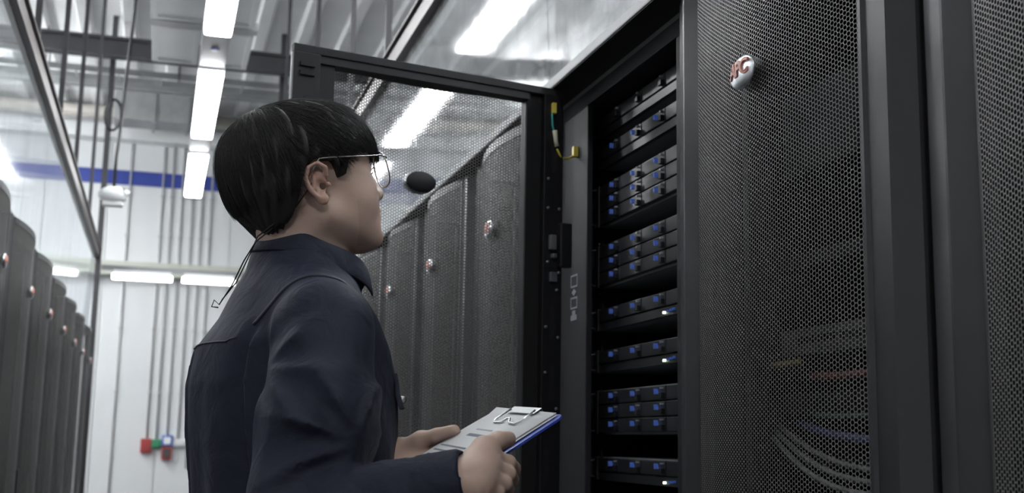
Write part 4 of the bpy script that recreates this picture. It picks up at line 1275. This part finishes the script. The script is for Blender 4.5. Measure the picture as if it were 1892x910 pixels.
# helper to lay stitched bands on the jacket surface
def project(pts, F=sd_jacket, out=0.001, it=12):
    p = np.array(pts, float)
    for _ in range(it):
        d = F(p[:, 0], p[:, 1], p[:, 2]); e = 0.002
        g_ = np.stack([F(p[:, 0]+e, p[:, 1], p[:, 2])-F(p[:, 0]-e, p[:, 1], p[:, 2]),
                       F(p[:, 0], p[:, 1]+e, p[:, 2])-F(p[:, 0], p[:, 1]-e, p[:, 2]),
                       F(p[:, 0], p[:, 1], p[:, 2]+e)-F(p[:, 0], p[:, 1], p[:, 2]-e)], 1)
        g_ /= np.linalg.norm(g_, axis=1)[:, None]+1e-9
        p = p-g_*(d-out)[:, None]*0.8
    return p
def seam(pts, name='seam', r=0.0011, n=30, m='navyd', out=0.0006):
    pts = np.array(pts); t = np.linspace(0, len(pts)-1, n)
    q = np.stack([np.interp(t, range(len(pts)), pts[:, k]) for k in range(3)], 1)
    q = project(q, out=out)
    MB().tube([Vector(a) for a in q], r, 6).build(name, M[m], jk)
seam([from_body(-0.13, -0.125, 1.432), from_body(-0.14, -0.06, 1.430), from_body(-0.145, 0.0, 1.430), from_body(-0.14, 0.07, 1.432), from_body(-0.12, 0.13, 1.434)])
seam([Lc(-0.320, 1.50, 1.430), Lc(-0.290, 1.485, 1.462), Lc(-0.255, 1.480, 1.49), Lc(-0.225, 1.48, 1.488), Lc(-0.198, 1.50, 1.478)])

# collar: a stand and a folded leaf round the neck
def collar(open_a=0.30):
    n = 56; vs = []; cc = Lc(-0.275, 1.640, 0)
    for i in range(n+1):
        th = open_a+(2*PI-2*open_a)*i/n          # 0 = front
        cf, cl_ = math.cos(th), math.sin(th)
        front = (1+cf)/2
        def P_(r, z, sx=1.0):
            ff, ll = cf*r*1.02*sx, cl_*r*0.98
            return (cc[0]+ff*BF[0]+ll*BL[0], cc[1]+ff*BF[1]+ll*BL[1], z)
        ztop = 1.573-0.046*front**1.1
        fall = 0.033+0.010*front**3
        r0 = 0.060+0.003*front
        prof = [(r0+0.000, ztop-0.045), (r0+0.001, ztop-0.015), (r0+0.004, ztop-0.002), (r0+0.008, ztop), (r0+0.012, ztop-0.004),
                (r0+0.017, ztop-fall*0.5), (r0+0.023-0.002*front, ztop-fall), (r0+0.021-0.002*front, ztop-fall-0.001), (r0+0.015, ztop-fall*0.6), (r0+0.010, ztop-fall*0.4)]
        for r, z in prof: vs.append(P_(r, z+0.0015*math.sin(th*5)))
    k = 10; fs = []
    for i in range(n):
        for j in range(k-1): fs.append((i*k+j, i*k+j+1, (i+1)*k+j+1, (i+1)*k+j))
    fs.append(tuple(range(k))[::-1]); fs.append(tuple(n*k+j for j in range(k)))
    m = MB().add(vs, fs, True)
    o = m.build('collar', M['navy'], jk)
    s = o.modifiers.new('thick', 'SOLIDIFY'); s.thickness = 0.0018; s.offset = 0
    s2 = o.modifiers.new('sub', 'SUBSURF'); s2.levels = 1; s2.render_levels = 1
collar()
# chest pocket flap with a snap, on the right breast
fl_ = [from_body(0.16, l_, z_) for l_ in np.linspace(-0.125, -0.03, 8) for z_ in (1.385, 1.370, 1.352, 1.336)]
q = project(fl_, out=0.003)
q[3::4] += np.array([0.006, 0.002, -0.002])
MB().add([tuple(a) for a in q], [(4*i+j, 4*i+j+1, 4*(i+1)+j+1, 4*(i+1)+j) for i in range(7) for j in range(3)], True).build('pocket_flap', M['navy'], jk)
o = jk.children[-1]; s = o.modifiers.new('thick', 'SOLIDIFY'); s.thickness = 0.0025; s.offset = 0
b_ = project([from_body(0.16, -0.078, 1.345)], out=0.006)[0]
MB().ellipsoid((0, 0, 0), (0.0055, 0.0055, 0.0055), 14, 8).build('snap', M['silver'], jk, loc=b_)
for z_ in (1.46, 1.38, 1.30, 1.22, 1.12, 1.0, 0.88):
    b_ = project([from_body(0.17, 0.0, z_)], out=0.001)[0]
    MB().ellipsoid((0, 0, 0), (0.004, 0.005, 0.005), 12, 6).build('button', M['navyd'], jk, loc=b_)

# trousers and shoes, below the frame
def sd_trousers(x, y, z):
    d, f, l = torso(x, y, z, -0.008)
    d = smax(d, z-0.95, 0.01); d = smax(d, 0.82-z, 0.02)
    for s in (-1, 1):
        hip = from_body(0.0, s*0.088, 0.85); kn = from_body(0.03, s*0.10, 0.48); an = from_body(-0.01, s*0.11, 0.10)
        d = smin(d, cap(x, y, z, hip, kn, 0.092, 0.070), 0.03)
        d = smin(d, cap(x, y, z, kn, an, 0.069, 0.058), 0.02)
    return smax(d, 0.055-z, 0.005)
TV, TQ = surface_net(sd_trousers, Lc(-0.62, 1.32, 0.03), Lc(0.0, 1.95, 0.99), 0.010, '', None, None)
link_mesh('trousers', np_mesh('trousers', TV, TQ, M['trouser']), None, man)
def sd_shoe(s):
    def F(x, y, z):
        a = from_body(-0.045, s*0.11, 0.045); b = from_body(0.15, s*0.128, 0.038)
        d = cap(x, y, z, a, b, 0.046, 0.042)
        d = smin(d, cap(x, y, z, a, from_body(-0.02, s*0.11, 0.09), 0.044, 0.045), 0.02)
        return smax(d, 0.0005-z, 0.006)
    return F
for s in (-1, 1):
    c = from_body(0.05, s*0.12, 0)
    V_, Q_ = surface_net(sd_shoe(s), c+np.array([-0.2, -0.2, -0.02]), c+np.array([0.2, 0.2, 0.16]), 0.005, '', None, None)
    link_mesh('shoe', np_mesh('shoe', V_, Q_, M['shoe']), None, man)

# thin cord from the ear down the back of the collar
def cordp(*p): return Vector(Lc(*p))
cd = MB().tube([cordp(-0.262, 1.548, 1.630), cordp(-0.272, 1.545, 1.610), cordp(-0.286, 1.553, 1.592), cordp(-0.314, 1.560, 1.566), cordp(-0.336, 1.553, 1.545),
                cordp(-0.352, 1.560, 1.520), cordp(-0.372, 1.585, 1.490), cordp(-0.391, 1.60, 1.466), cordp(-0.398, 1.60, 1.472), cordp(-0.401, 1.60, 1.463), cordp(-0.392, 1.60, 1.462)], 0.0010, 6)
cd.tube([cordp(-0.300, 1.552, 1.580), cordp(-0.335, 1.556, 1.552), cordp(-0.349, 1.58, 1.532), cordp(-0.372, 1.61, 1.498), cordp(-0.393, 1.62, 1.474)], 0.0009, 6)
cd.build('headset_cord', M['cord'], man)

# ------------------------------------------------------------------ clipboard in his hands
def fw(p): return fr_world(p)
bn = np.array([0.065, 1.42, 1.324]); bfar = np.array([-0.013, 1.62, 1.333])
Wd = (bfar-bn); wlen = np.linalg.norm(Wd); Wd /= wlen
Ud = np.array([0.789, 0.308, 0.53]); Ud -= Wd*(Ud@Wd); Ud /= np.linalg.norm(Ud)
Nd = np.cross(Ud, Wd)
clip_loc = fw(bn)
BLN = 0.200
cb = empty('clipboard', clip_loc, 0, 'blue plastic clipboard with a metal clip held in both hands', 'clipboard')
Rw = Matrix([list(fr_world(Wd)), list(fr_world(-Ud)), list(fr_world(np.cross(Wd, -Ud)))]).transposed()
cb.rotation_euler = Rw.to_euler()
sgn = 1 if (np.cross(Wd, -Ud)@np.array([0, 0, 1])) > 0 else -1
# local frame: x across (near edge to far edge), y down the sheet, z out of the sheet
def rounded(x0, x1, y0, y1, r, n=5):
    pts = []
    for cx_, cy_, a0 in ((x1-r, y1-r, 0), (x0+r, y1-r, 90), (x0+r, y0+r, 180), (x1-r, y0+r, 270)):
        for i in range(n+1):
            a = math.radians(a0+90*i/n); pts.append((cx_+r*math.cos(a), cy_+r*math.sin(a)))
    return pts
MB().prism(rounded(0, wlen, 0, BLN, 0.012), -0.0028, 0).build('board', M['board'], cb)
clp = MB()
clp.box(wlen*0.5-0.045, wlen*0.5+0.045, 0.0, 0.012, 0.006, 0.0072)
clp.box(wlen*0.5-0.045, wlen*0.5+0.045, -0.001, 0.0005, 0.0, 0.0072)
clp.build('clip_plate', M['chrome'], cb, 0.0004)
c0 = wlen*0.5
MB().tube([(c0-0.040, 0.006, 0.008), (c0-0.044, 0.030, 0.0065), (c0-0.036, 0.036, 0.006), (c0-0.012, 0.034, 0.006), (c0-0.004, 0.028, 0.008), (c0+0.004, 0.028, 0.008), (c0+0.012, 0.034, 0.006), (c0+0.036, 0.036, 0.006), (c0+0.044, 0.030, 0.0065), (c0+0.040, 0.006, 0.008)], 0.0014, 8).build('clip_wire', M['chrome'], cb)
# sheets: top form and one more below, slightly fanned
def sheet(name, x0, x1, y0, y1, z, skew, label, prints):
    n = 14; vs = []; fs = []
    for i in range(n+1):
        y = y0+(y1-y0)*i/n
        for j in range(2):
            x = (x0, x1)[j]+skew*(y-y0)
            lift = 0.003*math.sin(PI*i/n)*(1 if j == 1 else 0.3)+(0.003 if i == 0 and j == 1 else 0)
            vs.append((x, y, z+lift))
    for i in range(n): fs.append((2*i, 2*i+1, 2*i+3, 2*i+2))
    t = MB().add(vs, fs, True).build(name, M['paper'], None)
    t.location = clip_loc; t.rotation_euler = Rw.to_euler()
    s = t.modifiers.new('thick', 'SOLIDIFY'); s.thickness = 0.0004; s.offset = 0
    tag(t, label, 'paper')
    if prints:
        def zz(x, y):
            i = (y-y0)/(y1-y0); k = (x-x0)/(x1-x0)
            return z+0.003*math.sin(PI*i)*(0.3+0.7*k)+0.0005
        def strip(xa, xb, ya, yb):
            m_ = MB(); nn = 8; v_ = []
            for a in range(nn+1):
                x = xa+(xb-xa)*a/nn
                v_ += [(x, ya, zz(x, ya)), (x, yb, zz(x, yb))]
            m_.add(v_, [(2*a, 2*a+2, 2*a+3, 2*a+1) for a in range(nn)])
            return m_
        strip(x0+0.055, x1-0.045, y0+0.062, y0+0.068).build('printed_bar', M['ink'], t)
        strip(x0+0.095, x1-0.045, y0+0.050, y0+0.053).build('printed_heading', M['labelm'], t)
        for k in range(8):
            strip(x0+0.09+0.01*(k % 3), x1-0.012, y0+0.092+0.011*k, y0+0.0955+0.011*k).build('printed_line', M['ink'], t)
    return t
sheet('paper_sheet', 0.012, wlen-0.006, 0.004, BLN-0.006, 0.0010, -0.01, 'lower white sheet under the form, edge showing beside the blue board', False)
sheet('form_sheet', 0.016, wlen-0.002, 0.002, BLN-0.004, 0.0030, 0.0, 'white printed form on top in the clipboard, under the metal clip', True)
